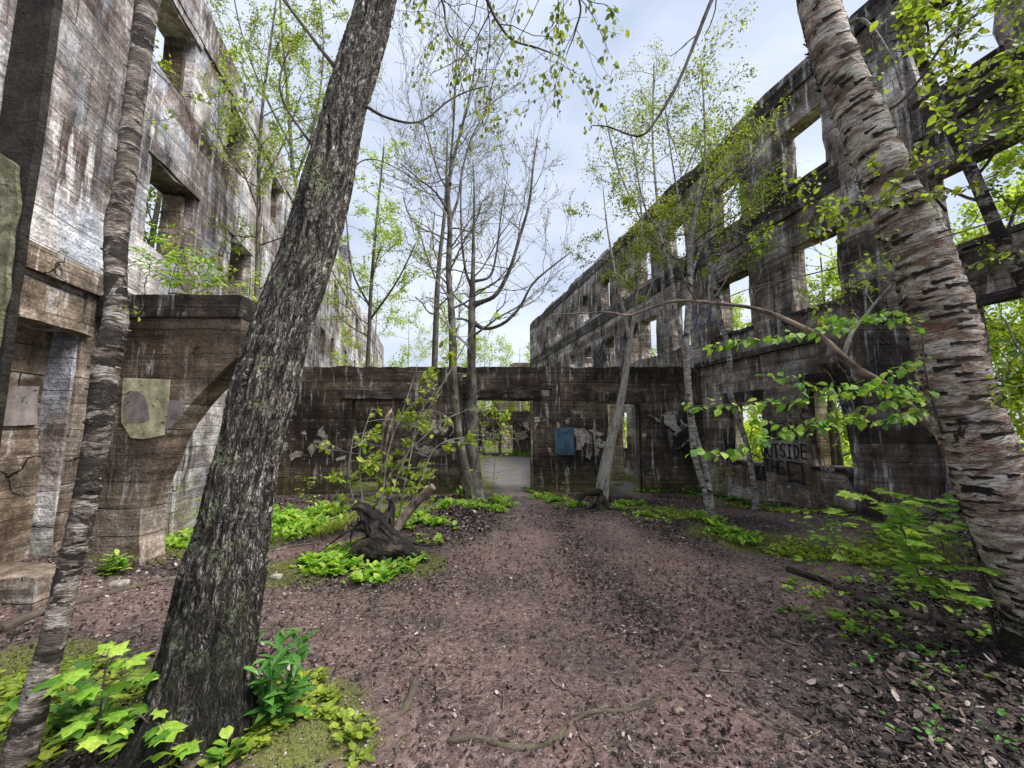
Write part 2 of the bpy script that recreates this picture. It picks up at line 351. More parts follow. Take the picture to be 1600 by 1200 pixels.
M['wash'] = concrete('limewash_concrete', (.12, .095, .07), (.27, .235, .19), (.45, .41, .36), .5, (1, 0, 5), .22, 2.4, moss=.7, stain=.35, rust=.35)
def oakbark():
    t = NT('oak_bark'); a = t.n('ShaderNodeAttribute'); a.attribute_name = 'bark'; c = a.outputs['Vector']
    wv = t.n('ShaderNodeTexNoise'); wv.inputs['Scale'].default_value = 9; t.l(c, wv.inputs['Vector'])
    ad = t.n('ShaderNodeVectorMath'); ad.operation = 'MULTIPLY_ADD'; t.l(wv.outputs['Color'], ad.inputs[0]); ad.inputs[1].default_value = (.05, .05, .09); t.l(c, ad.inputs[2])
    f1 = t.noise(t.mapv(ad.outputs[0], (42, 42, 4.5)), 1, 3, .5, .4); f2 = t.noise(t.mapv(ad.outputs[0], (80, 80, 20), (5, 1, 3)), 1, 4, .6, .5)
    ab = lambda q, m_: t.math('MULTIPLY', t.math('ABSOLUTE', t.math('SUBTRACT', q, .5)), m_)
    d = t.math('MINIMUM', ab(f1, 2.2), t.math('ADD', ab(f2, 2.0), .035)); n = t.noise(t.mapv(c, (34, 34, 12)), 1, 8, .7); n2 = t.noise(c, 5, 5); n0 = t.noise(t.mapv(c, (60, 60, 14)), 1, 6, .7)
    plate = t.ramp(n, [(.36, (.06, .048, .042)), (.49, (.22, .19, .165)), (.62, (.56, .52, .47))])
    col = t.mix(t.ramp(d, [(.03, 1), (.15, 0)]), plate, (.010, .008, .007)); col = t.mix(t.ramp(n0, [(.40, .85), (.50, 0)]), col, (.014, .011, .010))
    lich = t.math('MULTIPLY', t.ramp(n2, [(.56, 0), (.64, 1)]), t.ramp(t.noise(c, 60, 6, .7), [(.47, 0), (.55, 1)])); col = t.mix(t.math('MULTIPLY', lich, .8), col, (.34, .38, .20))
    x, y, z = t.sep(c); ms = t.math('MULTIPLY', t.ramp(t.math('ADD', t.math('DIVIDE', t.math('SUBTRACT', z, 11.1), 3), t.math('MULTIPLY', t.noise(c, 7, 5), .5)), [(.30, 1), (.62, 0)]), t.ramp(t.noise(c, 22, 6), [(.45, 0), (.6, 1)]))
    col = t.mix(t.math('MULTIPLY', ms, .5), col, (.06, .075, .015))
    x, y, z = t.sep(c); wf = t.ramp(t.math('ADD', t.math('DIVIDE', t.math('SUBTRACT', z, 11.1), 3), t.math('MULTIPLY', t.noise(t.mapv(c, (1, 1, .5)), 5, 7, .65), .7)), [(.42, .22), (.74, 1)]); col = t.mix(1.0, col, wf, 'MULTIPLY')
    h = t.math('ADD', t.ramp(d, [(0, 0), (.22, 1)]), t.math('MULTIPLY', n, .6)); h = t.math('ADD', h, t.math('MULTIPLY', n0, .8))
    return t.fin(col, .9, t.bump(h, 1, .02))
def birch(name, c1, c2, c3, dark=.5, z=1.0, orange=.5, bigdark=(.56, .60), foot=0):
    t = NT(name); a = t.n('ShaderNodeAttribute'); a.attribute_name = 'bark'; c = a.outputs['Vector']
    n0 = t.noise(t.mapv(c, (3*z, 3*z, 9*z)), 1.4, 9, .72, .6); n1 = t.noise(t.mapv(c, (15*z, 15*z, 85*z)), 1, 8, .7, .3); n2 = t.noise(t.mapv(c, (14*z, 14*z, 45*z)), 1, 6, .7); n3 = t.noise(t.mapv(c, (5*z, 5*z, 9*z), (4, 2, 8)), 1, 8, .7)
    col = t.ramp(t.math('ADD', t.math('MULTIPLY', n0, .6), t.math('MULTIPLY', n1, .4)), [(.455, c1), (.50, c2), (.545, c3)])
    col = t.mix(t.math('MULTIPLY', t.math('MULTIPLY', t.ramp(n3, [(.56, 0), (.63, 1)]), t.ramp(n1, [(.42, 0), (.55, 1)])), orange), col, (.30, .11, .055))
    col = t.mix(t.math('MULTIPLY', t.ramp(n1, [(.53, 0), (.57, 1)]), dark), col, (.035, .026, .022))
    n2 = t.math('MULTIPLY', n2, t.ramp(t.noise(t.mapv(c, (2*z, 2*z, 4*z), (8, 1, 1)), 1, 4), [(.38, .86), (.62, 1.06)])); col = t.mix(t.math('MULTIPLY', t.ramp(n2, [(.62, 0), (.69, 1)]), dark), col, (.03, .022, .02))
    scar = t.ramp(t.noise(t.mapv(c, (2.2*z, 2.2*z, 5.5*z), (1, 5, 2)), 1, 9, .68, .8), [(bigdark[0], 0), (bigdark[1], 1)])
    dk = t.ramp(n2, [(.35, (.012, .009, .008)), (.6, (.05, .038, .03)), (.75, (.2, .16, .13))]); col = t.mix(scar, col, dk)
    if foot:
        zz = t.sep(c)[2]; ft = t.ramp(t.math('ADD', t.math('DIVIDE', t.math('SUBTRACT', zz, foot), 2.2), t.math('MULTIPLY', t.noise(t.mapv(c, (5, 5, 9)), 1, 9, .7), .9)), [(.53, 1), (.60, 0)]); col = t.mix(ft, col, dk)
    lich = t.math('MULTIPLY', t.ramp(t.noise(c, 4, 3), [(.60, 0), (.66, 1)]), t.ramp(t.noise(c, 40, 5, .7), [(.48, 0), (.56, 1)])); col = t.mix(t.math('MULTIPLY', lich, .7), col, (.30, .36, .22))
    h = t.math('ADD', t.math('MULTIPLY', n1, 1.0), t.math('MULTIPLY', n2, .5)); h = t.math('ADD', h, t.math('MULTIPLY', t.math('MULTIPLY', scar, t.noise(c, 30, 7, .7)), 1.4))
    return t.fin(col, .75, t.bump(h, 1, .03))
def bark(name, c1, c2, c3=None, zs=.3, sc=22, moss=0):
    t = NT(name); a = t.n('ShaderNodeAttribute'); a.attribute_name = 'bark'; c = a.outputs['Vector']
    n = t.noise(t.mapv(c, (1, 1, zs)), sc, 8, .7); n2 = t.noise(c, 3.5, 5)
    col = t.ramp(n, [(.38, c1), (.60, c2)]); col = t.mix(t.ramp(n2, [(.5, 0), (.62, 1)]), col, c3 or c2)
    if moss: col = t.mix(t.math('MULTIPLY', t.ramp(t.noise(c, 5, 6), [(.45, 0), (.6, 1)]), moss), col, (.15, .20, .025))
    return t.fin(col, .88, t.bump(n, .9, .015))
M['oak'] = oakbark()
M['birchbig'] = birch('birch_bark_old', (.20, .13, .095), (.54, .41, .33), (.82, .76, .69), .8, 1.0, 1.0, (.60, .625), foot=77.9)
M['birchdark'] = birch('birch_bark_scarred', (.11, .085, .07), (.27, .22, .19), (.50, .45, .41), .95, 1.35, .1, (.505, .535))
M['birchslim'] = birch('birch_bark_slim', (.22, .19, .16), (.45, .42, .38), (.68, .66, .62), .8, 2.2, .1, (.56, .60))
M['greybark'] = bark('grey_bark', (.035, .028, .024), (.14, .125, .11), (.09, .08, .07))
M['palebark'] = bark('pale_bark', (.10, .09, .08), (.40, .38, .33), (.30, .29, .25), .25, 30)
M['mossbark'] = bark('mossy_bark', (.02, .016, .014), (.115, .10, .09), (.20, .185, .17), .3, 20, .18)
M['twig'] = bark('twig_bark', (.04, .03, .027), (.13, .105, .09), (.08, .065, .055))
M['twigpale'] = bark('pale_twig_bark', (.13, .115, .10), (.28, .255, .235), (.2, .18, .16))
M['darkwood'] = bark('black_rotten_wood', (.004, .0035, .003), (.022, .017, .014), (.06, .048, .036), .25, 34)
M['deadwood'] = bark('dead_wood', (.05, .035, .028), (.24, .18, .14), (.36, .28, .22), .25, 30)
M['rootwood'] = bark('root_wood', (.03, .022, .018), (.13, .10, .08), (.07, .055, .045), .3, 30, .12)
def leafm(name, stops, trans=.4, rough=.5, boost=1.5):
    t = NT(name); g = t.n('ShaderNodeNewGeometry'); r = g.outputs['Random Per Island']
    col = t.ramp(r, stops)
    vv = t.noise(t.n('ShaderNodeTexCoord').outputs['Object'], 55, 6, .7); col = t.mix(.75, col, t.ramp(vv, [(.32, .45), (.5, 1.0), (.66, 1.35)]), 'MULTIPLY')
    if trans > .25: col = t.mix(t.ramp(t.noise(t.n('ShaderNodeTexCoord').outputs['Object'], 4, 4), [(.55, 0), (.7, .5)]), col, (.26, .25, .045))
    tcol = t.mix(1.0, col, (boost, boost*1.05, boost*.55), 'MULTIPLY')
    c = t.n('ShaderNodeTexCoord').outputs['Object']; n = t.noise(c, 30, 3); nrm = t.bump(n, .25, .01)
    return t.fin(col, rough, nrm, trans, tcol, spec=.35)
M['leaf'] = leafm('spring_leaf', [(0, (.12, .17, .018)), (.5, (.22, .31, .035)), (1, (.38, .44, .06))], .45)
M['leafolive'] = leafm('olive_leaf', [(0, (.07, .09, .015)), (.5, (.17, .21, .03)), (1, (.33, .35, .06))], .45)
M['leafyellow'] = leafm('yellow_green_leaf', [(0, (.17, .25, .025)), (.5, (.29, .39, .05)), (1, (.46, .50, .10))], .5)
M['leafbright'] = leafm('bright_green_leaf', [(0, (.07, .18, .02)), (.5, (.20, .37, .04)), (1, (.42, .55, .09))], .45)
M['leafdeep'] = leafm('deep_green_leaf', [(0, (.03, .11, .022)), (.5, (.07, .20, .035)), (1, (.15, .31, .06))], .3, .38)
M['mosstuft'] = leafm('moss_tuft', [(0, (.03, .04, .008)), (.5, (.10, .12, .02)), (.85, (.20, .21, .04)), (1, (.30, .26, .09))], .2, .8)
M['bud'] = leafm('bud', [(0, (.16, .15, .05)), (1, (.30, .33, .09))], .3)
M['litter'] = leafm('leaf_litter', [(0, (.006, .004, .004)), (.48, (.024, .016, .014)), (.74, (.065, .042, .036)), (.93, (.15, .105, .09)), (1, (.42, .35, .31))], .0, .7)
M['stone'] = leafm('pebble', [(0, (.03, .022, .021)), (.6, (.11, .082, .078)), (1, (.36, .31, .30))], .0, .6)

def ground_mat():
    t = NT('forest_floor'); c = objc(t)
    a = t.n('ShaderNodeAttribute'); a.attribute_name = 'zone'; sp = t.n('ShaderNodeSeparateColor'); t.l(a.outputs['Color'], sp.inputs[0]); path, moss, wet = sp.outputs
    n1 = t.noise(c, 1.3, 6); n2 = t.noise(c, 20, 10, .7); n3 = t.noise(c, 75, 8, .75); vo = t.n('ShaderNodeTexVoronoi'); vo.inputs['Scale'].default_value = 48; t.l(c, vo.inputs['Vector'])
    lit = t.ramp(n2, [(.36, (.014, .010, .009)), (.48, (.055, .036, .032)), (.60, (.115, .078, .070)), (.74, (.22, .165, .15))])
    lit = t.mix(t.ramp(vo.outputs['Distance'], [(.1, .7), (.45, 0)]), lit, t.mix(1.0, vo.outputs['Color'], (.12, .09, .08), 'MULTIPLY'))
    pth = t.ramp(n2, [(.34, (.050, .031, .027)), (.50, (.145, .094, .085)), (.66, (.31, .235, .22))]); pth = t.mix(t.ramp(n1, [(.4, 0), (.6, .5)]), pth, (.11, .060, .052))
    col = t.mix(path, lit, pth)
    sp2 = t.ramp(n3, [(.60, 0), (.66, 1)]); col = t.mix(t.math('MULTIPLY', sp2, .5), col, (.30, .25, .23))
    mo = t.ramp(n3, [(.3, (.018, .025, .005)), (.5, (.085, .098, .016)), (.7, (.20, .20, .045))])
    mm = t.math('MULTIPLY', moss, 1.0); mm = t.ramp(t.math('ADD', mm, t.math('MULTIPLY', t.math('SUBTRACT', n2, .5), 1.1)), [(.26, 0), (.46, 1)])
    col = t.mix(t.math('MULTIPLY', mm, .9), col, mo); col = t.mix(.9, col, t.ramp(n1, [(.36, .50), (.5, .95), (.62, 1.4)]), 'MULTIPLY')
    gy_ = t.sep(c)[1]; col = t.mix(t.math('MULTIPLY', path, t.ramp(t.math('DIVIDE', gy_, 40), [(.24, 0), (.30, .55)])), col, (.30, .28, .28))  # paler path beyond the doorway: wet-floor reflection painted into the colour
    h = t.math('ADD', n2, t.math('MULTIPLY', n3, .5)); h = t.math('ADD', h, t.math('MULTIPLY', vo.outputs['Distance'], .4))
    rg = t.math('SUBTRACT', .82, t.math('MULTIPLY', wet, .62)); rg = t.math('ADD', rg, t.math('MULTIPLY', t.math('SUBTRACT', n1, .5), .3), True)
    return t.fin(col, rg, t.bump(h, .8, .03), spec=.5)
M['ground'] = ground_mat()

# ------------------------------------------------------------------ ground
def axis(a, b, fine, lo, hi, g=1.12):
    m = list(np.arange(a, b+fine, fine)); s = fine; x = a
    while x > lo: s *= g; x -= s; m.insert(0, x)
    s = fine; x = m[-1]
    while x < hi: s *= g; x += s; m.append(x)
    return np.array(m)
PATHS = [([(880, 1260), (830, 1050), (800, 930), (820, 850), (835, 800), (800, 760), (790, 740), (800, 715)], [1.3, 1.2, 1.0, .75, .45, .42, .8, 1.5]),
         ([(1150, 1000), (1200, 900), (1330, 855), (1250, 825), (1100, 792), (1010, 778), (970, 755)], [.6, .6, .55, .4, .35, .35, .4]),
         ([(700, 980), (420, 960), (150, 960), (0, 980)], [.9, .6, .4, .4]), ([(930, 820), (1000, 870), (1120, 930), (1200, 960)], [.5, .8, .9, .6]), ([(560, 860), (480, 860), (430, 870)], [.25, .25, .25])]
MOSS = [(470, 893, .38), (530, 880, .3), (650, 885, .3), (300, 880, .35), (200, 905, .3), (380, 850, .5), (480, 830, .5), (1000, 797, .3), (1040, 812, .3), (1120, 835, .35), (1180, 850, .4), (1260, 862, .45), (1320, 872, .5), (1400, 885, .5), (1180, 790, .5), (1280, 806, .4), (1060, 800, .4), (950, 800, .3), (640, 790, .5), (1090, 775, .3), (1180, 785, .5), (1240, 800, .4),
        (500, 1130, .22), (560, 1170, .16), (470, 1180, .2), (30, 1075, .35), (60, 1150, .3), (215, 1090, .2), (760, 790, .35), (860, 780, .4), (820, 715, 1.0)]
def gpt(px, py):
    x, y, z = ray(px, py); t = -EYE/z; return t*x, t*y
def zones(X, Y):
    p = np.zeros_like(X)
    for pts, ws in PATHS:
        q = [gpt(*a) for a in pts]
        for i in range(len(q)-1):
            (ax, ay), (bx, by) = q[i], q[i+1]; dx, dy = bx-ax, by-ay; t = np.clip(((X-ax)*dx+(Y-ay)*dy)/(dx*dx+dy*dy), 0, 1)
            d = np.hypot(X-ax-t*dx, Y-ay-t*dy); wd = ws[i]*(1-t)+ws[i+1]*t
            p = np.maximum(p, np.clip(1.5-d/wd*1.0, 0, 1))
    m = np.zeros_like(X)
    for px, py, r in MOSS:
        mx_, my_ = gpt(px, py); m = np.maximum(m, np.exp(-((X-mx_)**2+(Y-my_)**2)/(r*r*1.2)))
    outside = ((X > 7.6-.2245*Y) | (X < -3.9-.2245*Y) | (Y > 10.8)) & ~((Y < 24) & (X < 7.2-.2245*Y) & (X > -3.5-.2245*Y))
    m = np.maximum(m, np.where(outside, .7, 0)); p = np.where(outside, 0, p)
    ins = (Y > 10.4) & (Y < 24) & ~outside; m = np.where(ins & (p < .5), .6, m)
    nz = .5+.5*fbm(X*2.2, Y*2.2, o=3, s=21); p = np.clip(p*1.3-.45*nz, 0, 1); m = m*(.6+.5*nz)
    wx, wy = gpt(810, 930); wet = np.clip(p*.8+np.exp(-((X-wx)**2+(Y-wy)**2)/2.), 0, 1)*(.5+.5*nz)
    return p, np.clip(m*1.9, 0, 1)*(1-.6*p), wet
gx = axis(-5.2, 6.2, .05, -260, 260, 1.16); gy = axis(.6, 9.6, .05, -120, 420, 1.16)
GX, GY = np.meshgrid(gx, gy); GZ = G(GX, GY); nx, ny = len(gx), len(gy)
near = np.clip((9-GY)/5, 0, 1)*(np.abs(GX) < 5.5); GZ = GZ+near*.006*fbm(GX*14, GY*14, o=2, s=33)
mb = MB(); i = (np.arange(ny-1)[:, None]*nx+np.arange(nx-1)[None]).ravel()
mb.add(np.stack([GX, GY, GZ], -1).reshape(-1, 3), np.stack([i, i+1, i+nx+1, i+nx], -1))
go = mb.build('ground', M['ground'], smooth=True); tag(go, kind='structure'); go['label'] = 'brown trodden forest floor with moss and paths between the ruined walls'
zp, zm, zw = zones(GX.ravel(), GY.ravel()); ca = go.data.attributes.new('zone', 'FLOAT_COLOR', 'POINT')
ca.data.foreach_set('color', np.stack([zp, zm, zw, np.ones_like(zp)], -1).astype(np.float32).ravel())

# ------------------------------------------------------------------ walls
def wall(name, label, p0, p1, H, th, openings, mat, top=None, step=.25, base=-.5, rough=.03, seed=0, cat='wall', group=None, notches=()):
    p0 = np.array(p0, float); p1 = np.array(p1, float); Ln = np.linalg.norm(p1-p0); ang = math.atan2(p1[1]-p0[1], p1[0]-p0[0])
    root = empty(name, (p0[0], p0[1], 0), label, cat, group, ang); root['_o'] = (0, 0, 0)
    def lines(a, b, must):
        must = sorted(set([round(x, 3) for x in must if a < x < b]+[a, b])); r = [must[0]]
        for m in must[1:]:
            k = max(1, int(round((m-r[-1])/step))); s0 = r[-1]
            for q in range(1, k+1): r.append(s0+(m-s0)*q/k)
        return np.array(r)
    ops = list(openings)+list(notches)
    U = lines(0, Ln, [o[0] for o in ops]+[o[1] for o in ops]); Vv = lines(base, H, [o[2] for o in ops]+[o[3] for o in ops])
    nu, nv = len(U), len(Vv); cu = (U[1:]+U[:-1])/2; cv = (Vv[1:]+Vv[:-1])/2
    solid = np.ones((nv-1, nu-1), bool)
    for a, b, c, d in ops: solid[np.ix_((cv > c) & (cv < d), (cu > a) & (cu < b))] = False
    UU, VV = np.meshgrid(U, Vv)
    ju = rough*fbm(UU*2.7, VV*2.7, o=3, s=seed+1)*1.3; jv = rough*fbm(UU*2.7+40, VV*2.7, o=3, s=seed+2)*1.3
    jf = rough*.4*fbm(UU*1.1, VV*1.6, o=4, s=seed+3)
    ju[:, 0] = 0; ju[:, -1] = 0
    tp = np.zeros_like(UU)
    if top is not None:
        tv = np.array([top(u) for u in U]); tp[-1] = tv-H
    tp[-1] += -.05-.06*np.abs(fbm(U*3, U*0+3, o=3, s=seed+7))
    Fv = np.stack([UU+ju, jf, VV+jv+tp], -1); Bv = np.stack([UU+ju*.6, np.full_like(UU, th)+jf*.4, VV+jv*.6+tp], -1)
    V = np.concatenate([Fv.reshape(-1, 3), Bv.reshape(-1, 3)]); off = nu*nv; fs = []
    I, J = np.nonzero(solid); a = I*nu+J
    fs.append(np.stack([a, a+1, a+nu+1, a+nu], -1)); fs.append(np.stack([a+off, a+nu+off, a+nu+1+off, a+1+off], -1))
    pad = np.zeros((nv+1, nu+1), bool); pad[1:-1, 1:-1] = solid
    for di, dj, e in ((-1, 0, (0, 1)), (1, 0, (nu+1, nu)), (0, -1, (nu, 0)), (0, 1, (1, nu+1))):
        nb = pad[1+di:nv+di, 1+dj:nu+dj]; I, J = np.nonzero(solid & ~nb); a = I*nu+J
        x, y = a+e[0], a+e[1]; fs.append(np.stack([y, x, x+off, y+off], -1))
    m = MB(); m.add(V, np.concatenate(fs)); o = m.build('wall_face', mat, root)
    return root
def local(root, name, mat, mbx, smooth=False, bark=False, label=None):
    o = mbx.build(name, mat, root, smooth, bark)
    if label: o['label'] = label
    return o
def rbox(mb, x0, x1, y0, y1, z0, z1, step=.18, rough=.015, seed=0):
    """weathered box, displaced surface grid"""
    nx_, ny_, nz_ = [max(1, int(round((b-a)/step))) for a, b in ((x0, x1), (y0, y1), (z0, z1))]
    idx = {}; V = []; Q = []
    def vid(i, j, k):
        if (i, j, k) not in idx:
            idx[(i, j, k)] = len(V); V.append((x0+(x1-x0)*i/nx_, y0+(y1-y0)*j/ny_, z0+(z1-z0)*k/nz_))
        return idx[(i, j, k)]
    for i in range(nx_):
        for j in range(ny_):
            Q.append((vid(i, j, 0), vid(i, j+1, 0), vid(i+1, j+1, 0), vid(i+1, j, 0))); Q.append((vid(i, j, nz_), vid(i+1, j, nz_), vid(i+1, j+1, nz_), vid(i, j+1, nz_)))
        for k in range(nz_):
            Q.append((vid(i, 0, k), vid(i+1, 0, k), vid(i+1, 0, k+1), vid(i, 0, k+1))); Q.append((vid(i, ny_, k), vid(i, ny_, k+1), vid(i+1, ny_, k+1), vid(i+1, ny_, k)))
    for j in range(ny_):
        for k in range(nz_):
            Q.append((vid(0, j, k), vid(0, j, k+1), vid(0, j+1, k+1), vid(0, j+1, k))); Q.append((vid(nx_, j, k), vid(nx_, j+1, k), vid(nx_, j+1, k+1), vid(nx_, j, k+1)))
    V = np.array(V)
    for q in range(3): V[:, q] += rough*fbm(V[:, 0]*3.1+q*17, V[:, 1]*3.1, V[:, 2]*3.1, o=3, s=seed+q)
    mb.add(V, np.array(Q))
def slab(mb, pts, y0, y1):
    """outline (x,z) extruded from y0 to y1 in local wall space"""
    n = len(pts); V = [(x, y0, z) for x, z in pts]+[(x, y1, z) for x, z in pts]
    mb.add(np.array(V), [np.array([list(range(n))]), np.array([list(range(2*n-1, n-1, -1))]), np.array([(i, n+i, n+(i+1) % n, (i+1) % n) for i in range(n)])])
def curvy(pts, step=.12, amp=.012, seed=0):
    r = []
    for i in range(len(pts)):
        a = np.array(pts[i]); b = np.array(pts[(i+1) % len(pts)]); k = max(1, int(np.linalg.norm(b-a)/step))
        for q in range(k): r.append(a+(b-a)*q/k)
    r = np.array(r); r[:, 0] += amp*vn(r[:, 0]*6, r[:, 1]*6, s=seed); r[:, 1] += amp*vn(r[:, 0]*6+9, r[:, 1]*6, s=seed)
    return [tuple(p) for p in r]
def uvof(root, px, py):
    """wall coordinates of the point of the wall face behind an image point"""
    a = root.rotation_euler[2]; ox, oy = root.location[0], root.location[1]; d = (math.cos(a), math.sin(a)); x, y, z = ray(px, py)
    det = -x*d[1]+d[0]*y; t = (-ox*d[1]+d[0]*oy)/det; u = (t*x-ox)*d[0]+(t*y-oy)*d[1]
    return u, EYE+t*z
KX = -.2245; LL = math.hypot(1, KX)
# right wall: u grows towards the camera
YF = 26.9
def uR(Y): return (YF-Y)*LL
OPR = []
ups = [(4.58, 5.42), (6.78, 7.62), (8.72, 9.6), (10.68, 11.5), (12.35, 13.1), (13.75, 14.35), (15.2, 15.95), (17.2, 17.85), (18.9, 19.5), (20.8, 21.4), (22.7, 23.3)]
for a, b in ups: OPR.append((uR(b), uR(a), 6.45, 7.65 if a > 6 else 7.85))
for k, (a, b) in enumerate([(4.5, 5.42), (6.72, 7.6), (8.64, 9.55), (10.66, 11.4), (12.2, 13.05), (13.28, 13.85), (14.9, 15.6), (17.0, 17.7), (18.9, 19.5), (20.8, 21.4), (22.7, 23.3)]):
    OPR.append((uR(b), uR(a), 4.1 if a < 5 else 3.88, 5.28 if a < 5 else 5.2))
OPR += [(uR(5.2), uR(3.7), .95, 3.25), (uR(7.46), uR(6.62), .92, 2.32), (uR(9.42), uR(8.56), .88, 2.14), (uR(12.6), uR(11.8), .9, 2.2), (uR(15), uR(14.2), .9, 2.2), (uR(2.9), uR(2.0), 4.1, 5.3), (uR(2.9), uR(2.0), 6.45, 7.85)]
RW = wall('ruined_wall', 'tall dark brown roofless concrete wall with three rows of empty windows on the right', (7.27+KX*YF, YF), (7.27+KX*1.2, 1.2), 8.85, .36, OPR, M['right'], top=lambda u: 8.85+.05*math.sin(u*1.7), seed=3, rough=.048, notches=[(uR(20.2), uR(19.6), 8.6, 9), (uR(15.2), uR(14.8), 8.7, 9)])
m = MB(); rbox(m, uR(10.4), uR(1.3), -.12, .02, 3.19, 3.31, .25, .012, 5); local(RW, 'floor_ledge', M['trim'], m)
m = MB(); rbox(m, uR(26.7), uR(1.3), -.045, .02, 8.30, 8.62, .25, .012, 8); local(RW, 'cornice', M['trim'], m)
m = MB(); rbox(m, uR(26.7), uR(1.3), -.04, .02, 5.85, 6.28, .25, .014, 9); local(RW, 'string_course', M['trim'], m)
for (a, b, c, d) in OPR[-7:-4]+OPR[11:14]+OPR[:3]:
    m = MB(); rbox(m, a-.05, b+.05, -.035, .34, c-.075, c-.004, .2, .012, int(a*9)); local(RW, 'window_sill', M['trim'], m)
for (a, b, c, d) in OPR[-6:-4]:
    m = MB(); rbox(m, a-.14, b+.12, -.02, .05, d+.05, d+.30, .2, .02, int(a*7)); local(RW, 'lintel', M['trim'], m)
    m = MB(); rbox(m, a+.002, a+.05, .10, .33, c+.002, d-.004, .15, .012, int(a*5)); local(RW, 'window_frame', M['pale'], m)
# pilasters between the near windows
for a, b in ((5.5, 5.75), (6.2, 6.5)):
    m = MB(); rbox(m, uR(b), uR(a), -.09, .02, 3.34, 8.40, .25, .03, int(a*3)); local(RW, 'pilaster', M['right'], m)

def strokes(root, S, wd, mat, name='graffiti', dy=-.019, label=None):
    """spray lines in wall coordinates"""
    segs = MB(); n = 0
    for st in S:
        P = np.array(st, float)
        for i in range(len(P)-1):
            a, b = P[i], P[i+1]; d = b-a; l = np.linalg.norm(d)+1e-9; d = d/l; nn = np.array([-d[1], d[0]])*wd/2; a = a-d*wd*.35; b = b+d*wd*.35
            y = dy-.0012*(n % 5); n += 1
            q = [a-nn, b-nn, b+nn, a+nn]; V = [(x, y, z) for x, z in q]+[(x, y+.004, z) for x, z in q]
            segs.add(np.array(V), np.array([(0, 1, 2, 3), (4, 7, 6, 5), (0, 4, 5, 1), (1, 5, 6, 2), (2, 6, 7, 3), (3, 7, 4, 0)]))
    return local(root, name, mat, segs, label=label)
GL = {'T': [[(0, 1), (1, 1)], [(.5, 1), (.5, 0)]], 'H': [[(0, 1), (0, 0)], [(1, 1), (1, 0)], [(0, .5), (1, .5)]], 'I': [[(.1, 1), (.9, 1)], [(.5, 1), (.5, 0)], [(.1, 0), (.9, 0)]],
      'N': [[(0, 0), (0, 1), (1, 0), (1, 1)]], 'K': [[(0, 1), (0, 0)], [(.95, 1), (0, .45), (1, 0)]], 'O': [[(.5, 1), (.15, .85), (0, .5), (.15, .15), (.5, 0), (.85, .15), (1, .5), (.85, .85), (.5, 1)]],
      'U': [[(0, 1), (0, .3), (.25, 0), (.75, 0), (1, .3), (1, 1)]], 'S': [[(1, .9), (.6, 1), (.1, .85), (.15, .6), (.85, .4), (.9, .15), (.4, 0), (0, .12)]],
      'D': [[(0, 0), (0, 1), (.6, .9), (1, .5), (.6, .1), (0, 0)]], 'E': [[(1, 1), (0, 1), (0, 0), (1, 0)], [(0, .5), (.8, .5)]]}
def word(txt, u0, u1, v0, v1):
    S = []; wc = (u1-u0)/len(txt)
    for i, ch in enumerate(txt):
        for st in GL[ch]: S.append([(u0+wc*(i+.1)+wc*.72*x+.012*math.sin(i*3+z*4), v0+(v1-v0)*z+.015*math.sin(i*2.3+x*2)) for x, z in st])
    return S
m = MB(); slab(m, curvy([(uR(8.5), .12), (uR(8.5), 2.36), (uR(7.9), 2.5), (uR(7.5), 2.3), (uR(7.5), .85), (uR(6.9), .82), (uR(6.7), .3), (uR(7.4), .15)], .12, .035, 3), -.0165, -.004); local(RW, 'limewash_panel', M['wash'], m, label='pale limewashed panel carrying black sprayed words')
a1 = uvof(RW, 1189, 690)[0]; a2 = uvof(RW, 1263, 690)[0]
strokes(RW, word('THINK', uvof(RW, 1192, 680)[0], uvof(RW, 1250, 680)[0], 1.40, 1.70), .035, M['ink'], label='hand-sprayed black word THINK')
strokes(RW, word('OUTSIDE', a1, a2, 1.03, 1.29), .035, M['ink'], label='hand-sprayed black word OUTSIDE')
bx0, bx1 = uvof(RW, 1233, 735)[0], uvof(RW, 1255, 735)[0]
strokes(RW, word('THE', uvof(RW, 1196, 730)[0], uvof(RW, 1228, 730)[0], .70, .95), .035, M['ink'], label='hand-sprayed black word THE')
strokes(RW, [[(bx0, .95), (bx1-.01, .93), (bx1+.02, .55), ((bx0+bx1)/2, .61), (bx0+.02, .57), (bx0, .95)]], .045, M['ink'], label='hand-sprayed black square outline')
rs = random.Random(4); cu, cvv = uvof(RW, 1100, 495)
sc = [[(cu-.5+.22*q+.3*math.sin(k*.62+j)*(.7+.3*math.sin(k)), cvv+.26*math.cos(k*.62+j*2+q)) for k in range(11)] for j, q in enumerate((0, 2, 4))]
strokes(RW, sc, .022, M['inkblue'], label='looping blue spray scribble beside an upper window')
cu, cvv = uvof(RW, 935, 560)
strokes(RW, [[(cu+.5*math.sin(k*1.3+j), cvv+.7*math.cos(k*1.1+j*2)*rs.uniform(.3, 1)) for k in range(9)] for j in range(3)], .07, M['ink'], label='large black spray scribble on the far stretch')

